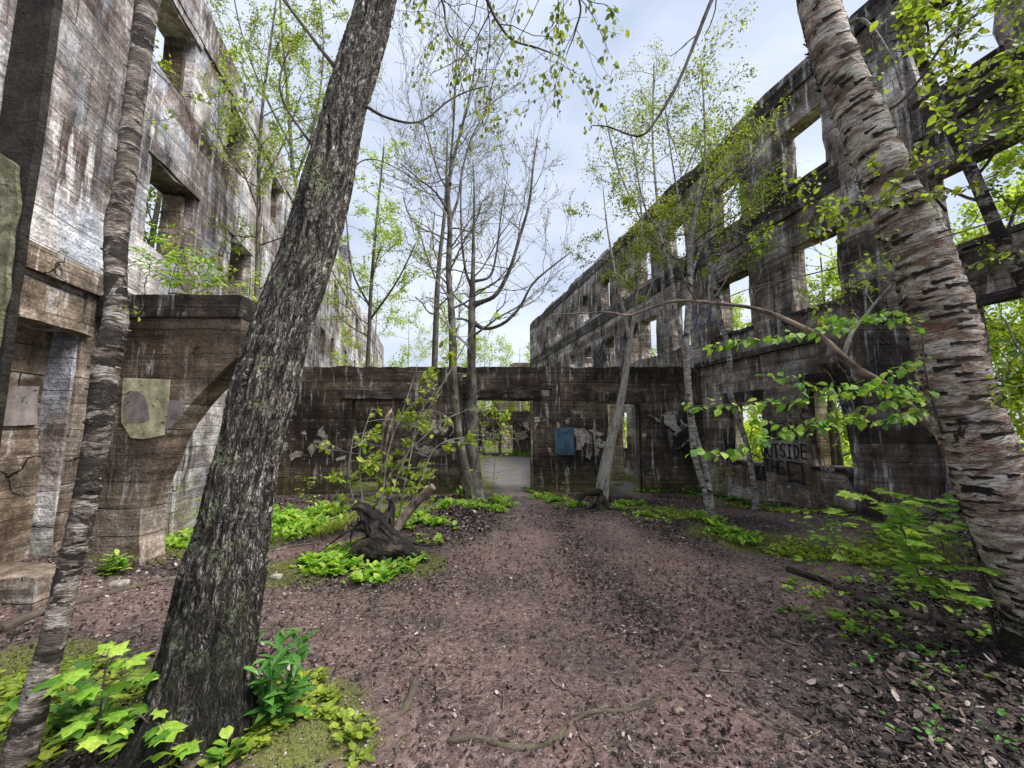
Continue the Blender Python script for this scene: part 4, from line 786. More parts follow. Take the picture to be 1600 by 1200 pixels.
# pale leaning tree
pl = tree('leaning_tree', 'pale grey tree leaning right on exposed black roots before the right doorway', 'tree',
     [[(938, 796, 7.9, 21.8), (941, 765, 7.9, 20.2), (944, 740, 7.9, 18.5), (951, 704, 7.9, 15.1), (959, 675, 7.9, 14.3), (966, 646, 7.9, 13.4), (973, 612, 7.9, 11.8), (979, 570, 7.9, 10.1), (983, 540, 7.9, 8.4), (988, 510, 7.9, 6.7), (994, 470, 7.9, 5.0), (1000, 420, 7.9, 4.2), (1003, 360, 7.9, 3.4), (1000, 300, 7.9, 2.5)],
      [(984, 530, 7.9, 5.9), (978, 500, 7.9, 5.0), (968, 460, 7.9, 4.2), (958, 410, 7.9, 3.4), (948, 350, 7.9, 2.5), (942, 290, 7.9, 1.7)], [(988, 505, 7.9, 5.0), (1003, 480, 8, 4.2), (1020, 440, 8, 3.4), (1028, 390, 8, 2.5), (1040, 330, 8, 1.7)]],
     M['palebark'], M['twig'], M['leafolive'], 12, f0=.62, llen=1.0, depth=2, nleaf=5500, lsize=.055, seed=43, sides=14, step=.08, disp=barkdisp('x', 7), nch=4, spread=.14)
for k, pts in enumerate(([(940, 768, 7.85), (928, 770, 7.75), (914, 772, 7.65), (906, 782, 7.6), (904, 790, 7.58)], [(940, 775, 7.8), (934, 790, 7.6), (933, 803, 7.5)], [(941, 778, 7.8), (955, 794, 7.6), (975, 800, 7.55), (985, 797, 7.55), (1010, 803, 7.6)], [(944, 765, 7.95), (952, 780, 7.9), (962, 790, 7.9)], [(938, 780, 7.8), (925, 792, 7.75), (915, 797, 7.75)])):
    limbpath(pl, pts, M['darkwood'], .075-.008*k, .022, name='root', seed=k+50, sides=10)
# slim birches at right
tree('birch_tree', 'pale slim birch with a doubled foot in the right middle distance', 'tree',
     [[(1112, 822, 6.75, 15.5), (1106, 785, 6.75, 12.0), (1098, 755, 6.75, 10.3), (1086, 712, 6.75, 10.3), (1080, 655, 6.75, 11.2), (1075, 600, 6.75, 11.2), (1072, 545, 6.75, 10.3), (1075, 490, 6.75, 10.3), (1078, 435, 6.75, 9.5), (1079, 380, 6.75, 7.7), (1088, 330, 6.75, 6.9), (1098, 290, 6.75, 5.2), (1102, 240, 6.75, 4.3), (1100, 170, 6.75, 3.4), (1095, 90, 6.75, 1.7)],
      [(1113, 815, 6.7, 10.3), (1109, 770, 6.7, 9.5), (1101, 725, 6.7, 8.6), (1090, 690, 6.73, 7.7), (1083, 660, 6.75, 6.9)],
      [(1072, 560, 6.75, 6.9), (1063, 520, 6.8, 6.9), (1056, 488, 6.85, 6.9), (1048, 424, 6.9, 6.0), (1038, 390, 6.95, 5.2), (1026, 355, 7, 4.3), (1010, 330, 7, 3.4), (996, 275, 7, 2.6), (985, 200, 7, 1.7)],
      [(1078, 440, 6.75, 5.2), (1090, 400, 6.7, 4.3), (1115, 350, 6.6, 3.4), (1150, 290, 6.5, 2.6), (1190, 230, 6.4, 1.7)],
      [(1080, 380, 6.75, 4.3), (1065, 330, 6.7, 3.4), (1050, 250, 6.7, 2.6), (1040, 170, 6.7, 1.7)]],
     M['birchslim'], M['twig'], M['leafolive'], 18, f0=.52, llen=1.35, depth=2, nleaf=6600, lsize=.052, seed=47, sides=18, step=.05, disp=barkdisp('birch', 5), nch=5, spread=.26, up=.04)
tree('birch_tree', 'crooked slim birch standing beside the sprayed words on the right wall', 'tree',
     [[(1183, 800, 8.0, 13.8), (1179, 770, 8.0, 10.3), (1173, 728, 8.0, 9.5), (1167, 695, 8.0, 8.6), (1156, 662, 8.0, 9.5), (1145, 629, 8.0, 9.5), (1138, 600, 8.0, 9.5), (1140, 563, 8.0, 8.6), (1136, 534, 8.0, 8.6), (1127, 508, 8.0, 8.6), (1120, 468, 8.0, 7.7), (1112, 424, 8.0, 6.9), (1102, 380, 8.0, 6.0), (1108, 320, 8.0, 4.3), (1125, 260, 8.0, 3.4), (1135, 200, 8.0, 1.7)],
      [(1112, 424, 8, 4.3), (1135, 390, 7.9, 3.4), (1150, 350, 7.8, 2.6), (1190, 310, 7.7, 1.7)]],
     M['birchslim'], M['twig'], M['leaf'], 14, f0=.55, llen=1.2, depth=2, nleaf=4200, lsize=.055, seed=53, sides=16, step=.06, disp=barkdisp('birch', 8), nch=4, spread=.14)
tree('birch_tree', 'feathery thin birch with small olive leaves rising in front of the right cornice', 'tree', [[(1040, 775, 11.0, 8), (1043, 600, 11.0, 7), (1036, 450, 11.0, 6), (1028, 330, 11.0, 5), (1020, 220, 11.0, 4), (1022, 100, 11.0, 3)], [(1030, 400, 11.0, 4), (995, 330, 10.8, 3), (965, 260, 10.8, 3), (945, 180, 10.8, 2)], [(1030, 380, 11.0, 4), (1060, 300, 10.8, 3), (1100, 200, 10.6, 2)]], M['birchslim'], M['twig'], M['leafolive'], 18, f0=.45, llen=1.5, depth=2, nleaf=5200, lsize=.062, seed=59, sides=8, nch=4, spread=.26)
# arching dead limb behind the big birch
ar = tree('arching_tree', 'thin bent tree arching left from behind the big birch', 'tree', [[(1600, 905, 3.3, 19.8), (1545, 800, 3.35, 17.2), (1490, 710, 3.4, 15.8), (1440, 652, 3.45, 14.5), (1385, 603, 3.5, 13.2), (1345, 580, 3.55, 14.5), (1315, 555, 3.6, 12.5), (1285, 528, 3.7, 10.6), (1240, 505, 3.8, 9.2), (1205, 490, 3.9, 7.9), (1170, 480, 4, 6.6), (1120, 474, 4.15, 5.9), (1070, 470, 4.3, 5.3), (1035, 475, 4.4, 4.0), (985, 492, 4.6, 3.3), (950, 488, 4.7, 2.6), (900, 490, 4.9, 2.0), (860, 492, 5, 1.3)]], M['deadwood'], M['twig'], None, 0, seed=61, sides=16, step=.04, disp=barkdisp('x', 9))
limbpath(ar, [(1318, 556, 3.6), (1330, 522, 3.6), (1350, 495, 3.6), (1375, 465, 3.55), (1392, 445, 3.5)], M['palebark'], .022, .007, twigs=3, seed=62, llen=.25, leaf=M['leaf'], nl=26, ls=.04)
limbpath(ar, [(1175, 480, 4.0), (1178, 462, 4.0), (1190, 447, 4.0)], M['twig'], .010, .004, twigs=1, seed=63, llen=.15)
limbpath(ar, [(1090, 472, 4.25), (1070, 440, 4.2), (1060, 415, 4.2), (1053, 400, 4.2)], M['twig'], .012, .004, twigs=5, seed=64, llen=.4)
limbpath(ar, [(1110, 473, 4.2), (1130, 445, 4.1), (1150, 410, 4.0), (1190, 370, 3.9)], M['twigpale'], .009, .003, twigs=5, seed=65, llen=.4)
limbpath(ar, [(985, 492, 4.6), (970, 520, 4.6), (975, 560, 4.6)], M['twig'], .005, .002, twigs=3, seed=66, llen=.3)

# leafy twigs with leaves set along them
def spray(root, pts, r, leaf, ls, gap, seed, name='twig', kind='oval', mat=None, hang=.7):
    P = [at(*p) for p in pts]; mb = MB(); C, rr, T = tube(mb, P, [r]+[r*.5]*(len(P)-1), 5, .02); mb.build(name, mat or M['twig'], root, bark=True)
    rng = np.random.default_rng(seed); s = np.concatenate([[0], np.cumsum(np.linalg.norm(np.diff(C, axis=0), axis=1))]); q = np.arange(.06, s[-1], gap); q = np.clip(q+rng.normal(0, gap*.6, len(q)), .03, s[-1]); q = np.concatenate([q, q[rng.random(len(q)) < .45]]); n = len(q)
    i = np.clip(np.searchsorted(s, q), 0, len(C)-1); side = np.where(np.arange(n) % 2, 1, -1)[:, None]
    sd = unit(np.cross(T[i], [0, 0, 1.])); D = unit(T[i]*.5+sd*side*rng.uniform(.2, 1, (n, 1))+np.array([0, 0, -hang])*rng.uniform(-.1, 1.5, (n, 1))+rng.normal(size=(n, 3))*.28); N = unit(np.array([0, -.5, .9])+rng.normal(size=(n, 3))*.45)
    m2 = MB(); leaves(m2, C[i]+rng.normal(0, .016, (n, 3)), D, N, ls*rng.uniform(.45, 1.15, n), kind, 1.15); m2.build('foliage', leaf, root)
BH = empty('beech_sapling', gnd(1560, 1010), 'young beech whose long level twigs of fresh leaves reach left of the big birch', 'sapling')
mb = MB(); bb = gnd(1560, 1010); bt = at(1450, 600, 2.75); tube(mb, [bb, (bb+bt)/2+Vector((.12, .1, .1)), bt, at(1440, 500, 2.75)], [.013, .010, .007, .005], 8, .05); mb.build('trunk', M['twig'], BH, bark=True)
bm = at(1452, 640, 2.75)
for k, pts in enumerate(([(1450, 600, 2.75), (1380, 602, 2.7), (1300, 603, 2.65), (1240, 592, 2.6), (1195, 585, 2.6)], [(1452, 615, 2.75), (1400, 608, 2.6), (1330, 612, 2.55), (1260, 622, 2.5), (1180, 628, 2.5), (1100, 634, 2.5), (1062, 632, 2.5)],
      [(1452, 640, 2.75), (1390, 655, 2.6), (1330, 658, 2.55), (1265, 672, 2.5), (1190, 690, 2.5), (1130, 706, 2.5), (1083, 706, 2.5)], [(1445, 520, 2.75), (1400, 500, 2.7), (1350, 498, 2.65), (1290, 515, 2.6), (1200, 528, 2.6), (1150, 535, 2.6), (1110, 540, 2.6)],
      [(1440, 500, 2.75), (1390, 490, 2.65), (1340, 498, 2.6), (1300, 490, 2.6)], [(1452, 625, 2.75), (1400, 625, 2.6), (1350, 640, 2.6), (1290, 655, 2.55), (1250, 668, 2.5), (1190, 658, 2.5)], [(1445, 560, 2.75), (1400, 580, 2.6), (1355, 600, 2.6)])):
    spray(BH, pts, .0035, M['leafbright'], .060, .026, 70+k, hang=.8)
LFT = empty('overhanging_branch', at(1640, 120, 2.3), 'dark leafy branch hanging into the upper right corner', 'branch')
for k, pts in enumerate(([(1700, 60, 2.4), (1600, 95, 2.35), (1530, 130, 2.3), (1470, 190, 2.3), (1430, 240, 2.3), (1370, 330, 2.35), (1330, 350, 2.4)], [(1700, 150, 2.3), (1620, 175, 2.25), (1560, 210, 2.2), (1500, 200, 2.2), (1440, 150, 2.2)], [(1700, 230, 2.3), (1610, 240, 2.3), (1540, 280, 2.3), (1470, 300, 2.3), (1400, 290, 2.35), (1350, 240, 2.4)],
      [(1700, 20, 2.3), (1620, 40, 2.3), (1560, 90, 2.3), (1500, 110, 2.3), (1400, 60, 2.4)], [(1700, 380, 2.3), (1620, 385, 2.3), (1560, 400, 2.3), (1500, 420, 2.35)], [(1700, -20, 2.4), (1600, -10, 2.4), (1500, 20, 2.4), (1440, 10, 2.4), (1380, 30, 2.5)])):
    spray(LFT, pts, .006, M['leafolive'] if k in (0, 2) else M['leaf'], .058, .030, 80+k, name='branch')
# left sapling, plants on the buttress
tree('young_tree', 'slender young tree with yellow-green leaves growing against the left wall', 'tree', [[(392, 800, 6.2, 12), (398, 600, 6.2, 10), (401, 465, 6.2, 9), (404, 350, 6.2, 8), (405, 240, 6.2, 6), (412, 150, 6.2, 5), (425, 50, 6.2, 4), (440, -60, 6.2, 2)], [(404, 330, 6.2, 4), (380, 270, 6.0, 3), (350, 230, 5.8, 3), (330, 180, 5.7, 2)], [(405, 290, 6.2, 4), (440, 230, 6.3, 3), (470, 150, 6.4, 2)]], M['mossbark'], M['twig'], M['leaf'], 20, f0=.3, llen=1.3, depth=2, nleaf=6500, lsize=.05, seed=67, sides=9, nch=4, spread=.15)
tree('young_tree', 'airy olive-leaved tree rising above the left wall top', 'tree', [[(478, 790, 10.9, 10), (470, 560, 10.9, 10), (462, 400, 10.9, 9), (458, 280, 10.9, 8), (450, 160, 10.9, 6), (440, 40, 10.9, 4), (435, -60, 10.9, 3)], [(458, 290, 10.9, 5), (490, 200, 10.7, 4), (505, 90, 10.7, 3), (500, 0, 10.7, 2)], [(455, 230, 10.9, 5), (410, 140, 10.7, 4), (380, 60, 10.7, 3), (360, -30, 10.7, 2)]], M['greybark'], M['twig'], M['leafolive'], 20, f0=.42, llen=1.7, depth=2, nleaf=13000, lsize=.062, seed=71, sides=8, nch=4, spread=.2)
tree('young_tree', 'leafy young tree between the oak and the far left wall', 'tree', [[(562, 720, 12.5, 8), (575, 560, 12.5, 7), (580, 450, 12.5, 6), (590, 330, 12.5, 4), (600, 230, 12.5, 3)], [(578, 500, 12.5, 4), (620, 440, 12.3, 3), (650, 380, 12.3, 2)], [(578, 480, 12.5, 4), (550, 420, 12.5, 3), (540, 330, 12.5, 2)]], M['greybark'], M['twig'], M['leafyellow'], 16, f0=.4, llen=1.9, depth=2, nleaf=7500, lsize=.08, seed=73, sides=7, nch=4, spread=.2)

def sapling(name, label, base, h, tiers, leaf, ls, seed, kind='maple', lean=(0, 0), rad=.3, nl=7, cat='sapling', group=None, stemr=.006, lift=.2):
    rng = random.Random(seed); root = empty(name, base, label, cat, group); b = np.array(base); top = b+np.array([lean[0], lean[1], h]); mid = (b+top)/2+np.array([rng.uniform(-.04, .04), rng.uniform(-.04, .04), 0])
    mb = MB(); C, r, T = tube(mb, [b-np.array([0, 0, .05]), mid, top], [stemr, stemr*.75, stemr*.4], 6, .04); P = []; D = []; N = []; S = []
    for t in range(tiers):
        f = .35+.65*(t+.5)/tiers; c = C[min(len(C)-1, int(f*len(C)))]; nb = 2 if t < tiers-1 else 3; a0 = rng.uniform(0, 3.1)
        for q in range(nb):
            a = a0+q*2*math.pi/nb+rng.uniform(-.4, .4); Lb = rad*rng.uniform(.6, 1.15)*(1.1-.4*f); d = np.array([math.cos(a), math.sin(a), lift]); tube(mb, [c, c+d*Lb*.5+np.array([0, 0, .02]), c+d*Lb], [.003, .002, .0015], 4, .08)
            k = max(2, int(nl*Lb/rad))
            for j in range(k):
                g = (j+1)/k; p = c+d*Lb*g; sg = 1 if j % 2 else -1; side = np.array([-math.sin(a), math.cos(a), 0])*sg
                P.append(p); D.append(d*.5+side*rng.uniform(.3, 1)+np.array([0, 0, rng.uniform(-.45, .1)])); N.append([rng.gauss(0, .22), rng.gauss(0, .22)-.12, 1]); S.append(ls*rng.uniform(.6, 1.15))
            P.append(c+d*Lb); D.append(d+np.array([0, 0, -.3])); N.append([rng.gauss(0, .2), rng.gauss(0, .2)-.1, 1]); S.append(ls*rng.uniform(.8, 1.2))
    mb.build('stem', M['twig'], root, bark=True); m2 = MB(); leaves(m2, P, D, N, S, kind); m2.build('foliage', leaf, root); return root
sapling('maple_sapling', 'bright maple seedling with lobed leaves at the very front left', gnd(150, 1185), .40, 5, M['leafbright'], .085, 1, rad=.2, nl=4)
sapling('maple_sapling', 'second maple seedling nestled against the left foot of the oak', gnd(215, 1200), .20, 3, M['leafbright'], .085, 2, rad=.16, nl=4)
sapling('maple_sapling', 'small maple seedling at the bottom left corner', gnd(40, 1170), .25, 3, M['leafbright'], .07, 3, rad=.2, nl=4)
sapling('maple_sapling', 'tall maple sapling with layered leaves left of the big birch foot', gnd(1470, 1000), .95, 8, M['leafbright'], .10, 4, rad=.42, nl=9, lean=(-.15, .1), stemr=.008)
sapling('maple_sapling', 'thin-stemmed sapling standing alone in the litter at right', gnd(1385, 1010), .85, 5, M['leafbright'], .065, 5, kind='oval', rad=.42, nl=8, lean=(-.25, .15), stemr=.007)
sapling('maple_sapling', 'broad maple sapling behind the tall one beside the right wall', gnd(1480, 880), .70, 6, M['leafbright'], .095, 6, rad=.5, nl=10, lean=(-.1, 0), stemr=.007)
sapling('maple_sapling', 'low maple sapling spreading over moss near the right path', gnd(1290, 880), .4, 4, M['leafbright'], .06, 7, rad=.45, nl=9, kind='oval')
sapling('maple_sapling', 'little leafy sapling against the shaded foot of the right wall', gnd(1130, 790), .8, 5, M['leafyellow'], .07, 8, rad=.3, nl=6)
sapling('maple_sapling', 'spindly sapling in front of the pale wall below the buttress arch', gnd(262, 850), .75, 5, M['leaf'], .07, 9, rad=.4, nl=6, kind='oval')
sapling('maple_sapling', 'upright twiggy sapling on the sill of the central doorway', gnd(767, 800), 1.45, 7, M['leafyellow'], .07, 10, rad=.5, nl=7, kind='oval', lean=(.1, 0))
sapling('maple_sapling', 'tiny sapling in leaf before the blue paint square', gnd(878, 790), .5, 3, M['leafyellow'], .06, 12, rad=.25, nl=5, kind='oval')
sapling('maple_sapling', 'small bush of oval leaves at the foot of the cross wall, left of the stump', gnd(480, 810), .75, 5, M['leaf'], .07, 13, rad=.4, nl=7, kind='oval')
bs = at(262, 450, 4.32); bs.z = 3.02
sapling('wall_shrub', 'bright green shrub sprouting on top of the left buttress', bs, .6, 11, M['leafbright'], .10, 14, rad=.5, nl=16, lean=(.12, 0), kind='lance', lift=.25, cat='shrub')
bs = at(388, 468, 4.35); sapling('wall_shrub', 'small yellow-green tuft hanging at the tip of the left buttress', Vector((bs.x, bs.y, 3.02)), .35, 4, M['leafyellow'], .05, 15, rad=.3, nl=9, kind='oval', cat='shrub', lift=-.1)
def herb(name, label, base, h, stems, leaf, ls, seed, kind='lance', spread=.1, per=9, cat='plant', wid=1.0):
    rng = random.Random(seed); root = empty(name, base, label, cat); mb = MB(); P = []; D = []; N = []; S = []; b0 = np.array(base)
    for s in range(stems):
        a = rng.uniform(0, 6.28); o = np.array([math.cos(a), math.sin(a), 0])*spread*rng.random(); hh = h*rng.uniform(.65, 1.1); tp = b0+o*2.2+np.array([0, 0, hh]); C, r, T = tube(mb, [b0+o*.7-np.array([0, 0, .03]), b0+o*1.3+np.array([0, 0, hh*.5]), tp], [.004, .003, .002], 5, .05)
        for j in range(per):
            g = .15+.85*j/per; c = C[min(len(C)-1, int(g*len(C)))]; q = rng.uniform(0, 6.28); e = .55+.5*g
            P.append(c); D.append([math.cos(q), math.sin(q), e*rng.uniform(.5, 1.2)]); N.append([-math.cos(q)*.6, -math.sin(q)*.6, 1]); S.append(ls*(1.15-.45*g)*rng.uniform(.8, 1.15))
    mb.build('stem', M['leafdeep'], root); m2 = MB(); leaves(m2, P, D, N, S, kind, wid); m2.build('foliage', leaf, root); return root
herb('goldenrod_plant', 'lush clump of long deep green leaves beside the right foot of the oak', gnd(425, 1125), .34, 9, M['leafdeep'], .15, 1, per=12, spread=.07, wid=1.15)
herb('goldenrod_plant', 'smaller dark green clump between oak and seedlings, left of the oak foot', gnd(110, 1150), .18, 6, M['leafdeep'], .13, 2, per=8, wid=1.3)
herb('leafy_plant', 'rosette of toothed leaves below the blocked doorway at far left', gnd(55, 915), .10, 4, M['leafbright'], .16, 3, per=5, spread=.08, wid=1.3)
herb('leafy_plant', 'low leafy plant at the foot of the buttress', gnd(170, 895), .16, 7, M['leafbright'], .12, 4, per=7, spread=.14, wid=1.6)
herb('leafy_plant', 'low heart-leaved plant in front of the oak at the bottom edge', gnd(350, 1192), .08, 5, M['leafbright'], .075, 6, kind='oval', per=5, spread=.1, wid=1.3)

# ------------------------------------------------------------------ stump and its shrub
sb_ = gnd(590, 868)
ST_ = empty('tree_stump', sb_, 'uprooted black stump with splayed roots in a green mound left of the path', 'stump')
def Dk(k): return lambda ax, ay, S, r, th: r*(.28*fbm(ax*22, ay*22, S*9, o=3, s=k)+.12*np.sin(th*5+S*9))
Ys = sb_.y
mb = MB(); tube(mb, [at(602, 888, Ys), at(598, 850, Ys+.02), at(590, 825, Ys+.03), at(572, 800, Ys), at(560, 792, Ys-.02), at(549, 795, Ys-.05)], [.30, .22, .15, .09, .055, .02], 30, .018, Dk(1), 1); tube(mb, [at(548, 872, Ys-.15), at(570, 858, Ys-.1), at(600, 856, Ys-.08), at(632, 862, Ys-.1), at(655, 880, Ys-.18)], [.05, .13, .17, .12, .04], 30, .018, Dk(2), 2); tube(mb, [at(590, 850, Ys), at(604, 815, Ys+.03), at(612, 795, Ys+.05), at(608, 780, Ys+.05)], [.14, .09, .05, .012], 20, .018, Dk(3), 3); mb.build('root_plate', M['darkwood'], ST_, smooth=False, bark=True)
for k, (pts, a, b) in enumerate(([(600, 850, 0), (630, 862, -.08), (655, 872, -.12), (675, 890, -.15), (700, 898, -.15)], .09, .012), 0) if False else enumerate([
    ([(605, 850, 0), (630, 858, -.1), (655, 868, -.15), (675, 888, -.2), (700, 900, -.25)], .09, .012), ([(575, 845, 0), (555, 860, -.08), (540, 870, -.12), (528, 878, -.15)], .06, .015),
    ([(580, 840, 0), (566, 860, -.12), (560, 878, -.18)], .05, .018), ([(572, 830, 0), (548, 828, -.05), (522, 845, -.08), (506, 858, -.1)], .018, .006), ([(610, 840, 0), (612, 815, -.02), (610, 808, -.02)], .035, .012),
    ([(610, 852, 0), (590, 870, -.2), (585, 888, -.22)], .06, .02), ([(598, 830, .05), (604, 845, -.1), (606, 870, -.2)], .03, .01), ([(592, 822, -.05), (612, 842, -.14), (640, 880, -.22), (648, 890, -.22)], .028, .008), ([(585, 830, -.05), (578, 852, -.16), (572, 885, -.24)], .022, .008), ([(570, 812, 0), (556, 822, -.06), (548, 840, -.1), (552, 866, -.15)], .024, .007), ([(600, 835, 0), (630, 840, -.05), (662, 852, -.08), (690, 850, -.1)], .03, .008), ([(595, 845, -.15), (598, 868, -.25), (612, 890, -.3), (630, 897, -.3)], .02, .006), ([(586, 808, 0), (583, 798, 0), (586, 790, 0)], .02, .006)]):
    P = [at(x, y, Ys+dy) for x, y, dy in pts]; mb = MB(); n = len(P); tube(mb, P, [a+(b-a)*i/(n-1) for i in range(n)], 12, .02, Dk(k+3), k); mb.build('root', M['darkwood'], ST_, bark=True)
lg = gnd(622, 850)
LG = MB(); tube(LG, [at(612, 838, Ys+.1), at(632, 808, Ys+.12), at(655, 780, Ys+.1), at(677, 760, Ys+.05)], [.055, .062, .055, .048], 18, .02, lambda ax, ay, S, r, th: r*.16*fbm(ax*26, ay*26, S*14, o=3, s=3), 4)
tag(LG.build('broken_log', M['deadwood'], bark=True), 'short barkless log propped up out of the stump', 'log')
SH = empty('shrub', gnd(600, 848), 'multi-stemmed shrub in fresh leaf growing up behind the stump', 'shrub')
segs = []; tips = []; rng = random.Random(5)
shst = [[(590, 845), (615, 760), (645, 690), (680, 620), (715, 560), (745, 500)], [(588, 845), (598, 770), (608, 700), (630, 640), (650, 580)], [(578, 840), (565, 770), (563, 700), (580, 640)], [(620, 845), (628, 780), (640, 720), (655, 650), (690, 600)], [(584, 842), (600, 760), (640, 705), (690, 660), (730, 640)], [(575, 842), (555, 790), (545, 740), (552, 680)], [(605, 842), (650, 770), (680, 700), (735, 680)]]
mb = MB()
for k, st in enumerate(shst):
    P = [at(x, y, Ys+.35+.05*k) for x, y in st]; C, r, T = tube(mb, P, [.016]+[.010]*(len(P)-2)+[.004], 7, .08)
    for j in range(9):
        f = .22+.78*(j+rng.random())/9; i = min(len(C)-1, int(f*len(C))); a = rng.uniform(0, 6.28); grow(segs, tips, C[i], unit(np.array([math.cos(a), math.sin(a), .15])), .42*rng.uniform(.5, 1.2), .004, 1, 2, rng, -.02, .15, 2, .6, 4)
mb.build('stems', M['palebark'], SH, bark=True); mb = MB(); prisms(mb, segs, 3); mb.build('branch', M['twigpale'], SH, bark=True)
mb = MB(); leafcloud(mb, tips, 850, .085, np.random.default_rng(3), 'oval', .05, .3); mb.build('foliage', M['leaf'], SH)
# logs, roots, sticks
def stick(name, label, pts, r0, r1, mat, cat='stick', seed=0, lift=.6, sides=8, twigs=0, group=None, amp=.15):
    P = []
    for i, (x, y) in enumerate(pts): g = gnd(x, y); P.append(Vector((g.x, g.y, g.z+r0*lift)))
    n = len(P); mb = MB(); C, r, T = tube(mb, P, [r0+(r1-r0)*i/(n-1) for i in range(n)], sides, .03, lambda ax, ay, S, r, th: r*amp*fbm(ax*40, ay*40, S*22, o=2, s=seed), seed)
    rng = random.Random(seed); segs = []; tp = []
    for k in range(twigs):
        i = rng.randrange(len(C)); a = rng.uniform(0, 6.28); grow(segs, tp, C[i], np.array([math.cos(a), math.sin(a), .1]), .2, r[i]*.4, 2, 2, rng, 0, .15, 1, .6, 3)
    prisms(mb, segs, 3); return tag(mb.build(name, mat, smooth=True, bark=True), label, cat, group)
stick('tree_root', 'long snaking surface root crossing the dirt at the bottom centre', [(700, 1160), (745, 1155), (790, 1168), (830, 1170), (865, 1158), (895, 1128), (930, 1113), (975, 1112), (1010, 1100), (1035, 1090)], .017, .011, M['rootwood'], 'root', 1, .3, 12)
stick('tree_root', 'short dark root emerging beside the moss right of the oak', [(648, 1068), (640, 1095), (625, 1115), (600, 1128), (570, 1145), (553, 1152)], .028, .008, M['rootwood'], 'root', 2, .1, 12)
stick('tree_root', 'thin forked root at the bottom edge left of centre', [(632, 1152), (620, 1168), (618, 1180), (600, 1200)], .012, .007, M['rootwood'], 'root', 3, .3)
stick('fallen_log', 'low dark log lying in the greenery behind the stump', [(655, 805), (690, 790), (730, 783), (785, 782)], .07, .05, M['rootwood'], 'log', 4, .5, 12)
stick('fallen_log', 'charred half-buried limb in the litter right of the path', [(1232, 893), (1262, 903), (1295, 913), (1335, 932)], .045, .03, M['darkwood'], 'log', 5, .3, 10, 2)
stick('fallen_log', 'long rotten limb running toward the big birch foot', [(1335, 935), (1390, 955), (1450, 972), (1500, 985), (1565, 995)], .04, .03, M['darkwood'], 'log', 6, .4, 10, 3)
stick('fallen_log', 'flat grey log across the dirt in front of the left wall', [(0, 985), (40, 965), (90, 950), (180, 925), (290, 900)], .05, .02, M['rootwood'], 'log', 7, .1, 10)
stick('fallen_branch', 'bare pale branch lying by the left end of the cross wall', [(425, 862), (455, 855), (490, 850)], .016, .008, M['deadwood'], 'branch', 8)
rg = random.Random(12); SK = [((560, 1088), (585, 1065)), ((683, 1068), (690, 1100)), ((905, 1140), (912, 1160)), ((1110, 1048), (1160, 1052)), ((1195, 883), (1212, 893)), ((900, 905), (930, 912)), ((1085, 1075), (1150, 1110)), ((980, 1165), (1010, 1185)), ((1165, 1075), (1190, 1105)), ((1250, 1160), (1290, 1140)), ((560, 905), (600, 915)), ((1040, 915), (1060, 905)),
      ((740, 985), (775, 975)), ((1000, 1010), (1030, 1018)), ((1125, 960), (1160, 950)), ((860, 1060), (890, 1080)), ((640, 1010), (660, 1030)), ((1220, 1000), (1260, 1010)), ((1330, 1120), (1370, 1150)), ((780, 1120), (800, 1100))]
wh = ['left of the snaking root', 'just above the bottom moss', 'right beside the snaking root', 'in the lower right dirt', 'near the charred limb', 'on the trodden centre', 'pointing at the lower right', 'under the snaking root end', 'below the long dry twig', 'near the bottom right litter', 'close to the stump', 'on the upper path',
      'on the left of the path', 'at the middle of the path', 'in the right dirt', 'above the snaking root', 'between oak and path', 'by the young litter saplings', 'near the lower right corner', 'left above the snaking root']
for k, (a, b) in enumerate(SK):
    mx2 = ((a[0]+b[0])/2+rg.uniform(-6, 6), (a[1]+b[1])/2+rg.uniform(-4, 4))
    stick('twig_stick', ('pale ' if k % 2 else 'dark ')+'fallen twig '+wh[k], [a, mx2, b], rg.uniform(.005, .009), .003, M['deadwood'] if k % 2 else M['rootwood'], 'twig', 20+k, .8, 6, 1, 'fallen twigs on the dirt')
ss = gnd(30, 915); mb = MB(); rbox(mb, ss.x-.35, ss.x+.32, ss.y-.16, ss.y+.2, ss.z-.1, ss.z+.16, .08, .05, 5); tag(mb.build('stone_slab', M['fin_left'], smooth=False), 'rough brown stone slab lying at the far left below the doorway', 'stone')
for k, (px, py, s) in enumerate(((430, 903, .05), (495, 895, .05), (180, 915, .06), (550, 1118, .025), (713, 930, .03), (1060, 1112, .025))):
    g = gnd(px, py); mb = MB(); rbox(mb, g.x-s, g.x+s*1.1, g.y-s*.8, g.y+s*.8, g.z-s*.4, g.z+s*.6, s*.6, s*.45, 100+k)
    tag(mb.build('rock', M['fin_left'] if k % 2 else M['lime'], smooth=True), ['pale rock at the moss edge by the oak', 'brown rock beside the green mound', 'white rock by the buttress foot', 'small rock at the moss right of the oak', 'reddish flat rock on the path', 'pale pebble near the right dirt'][k], 'rock')

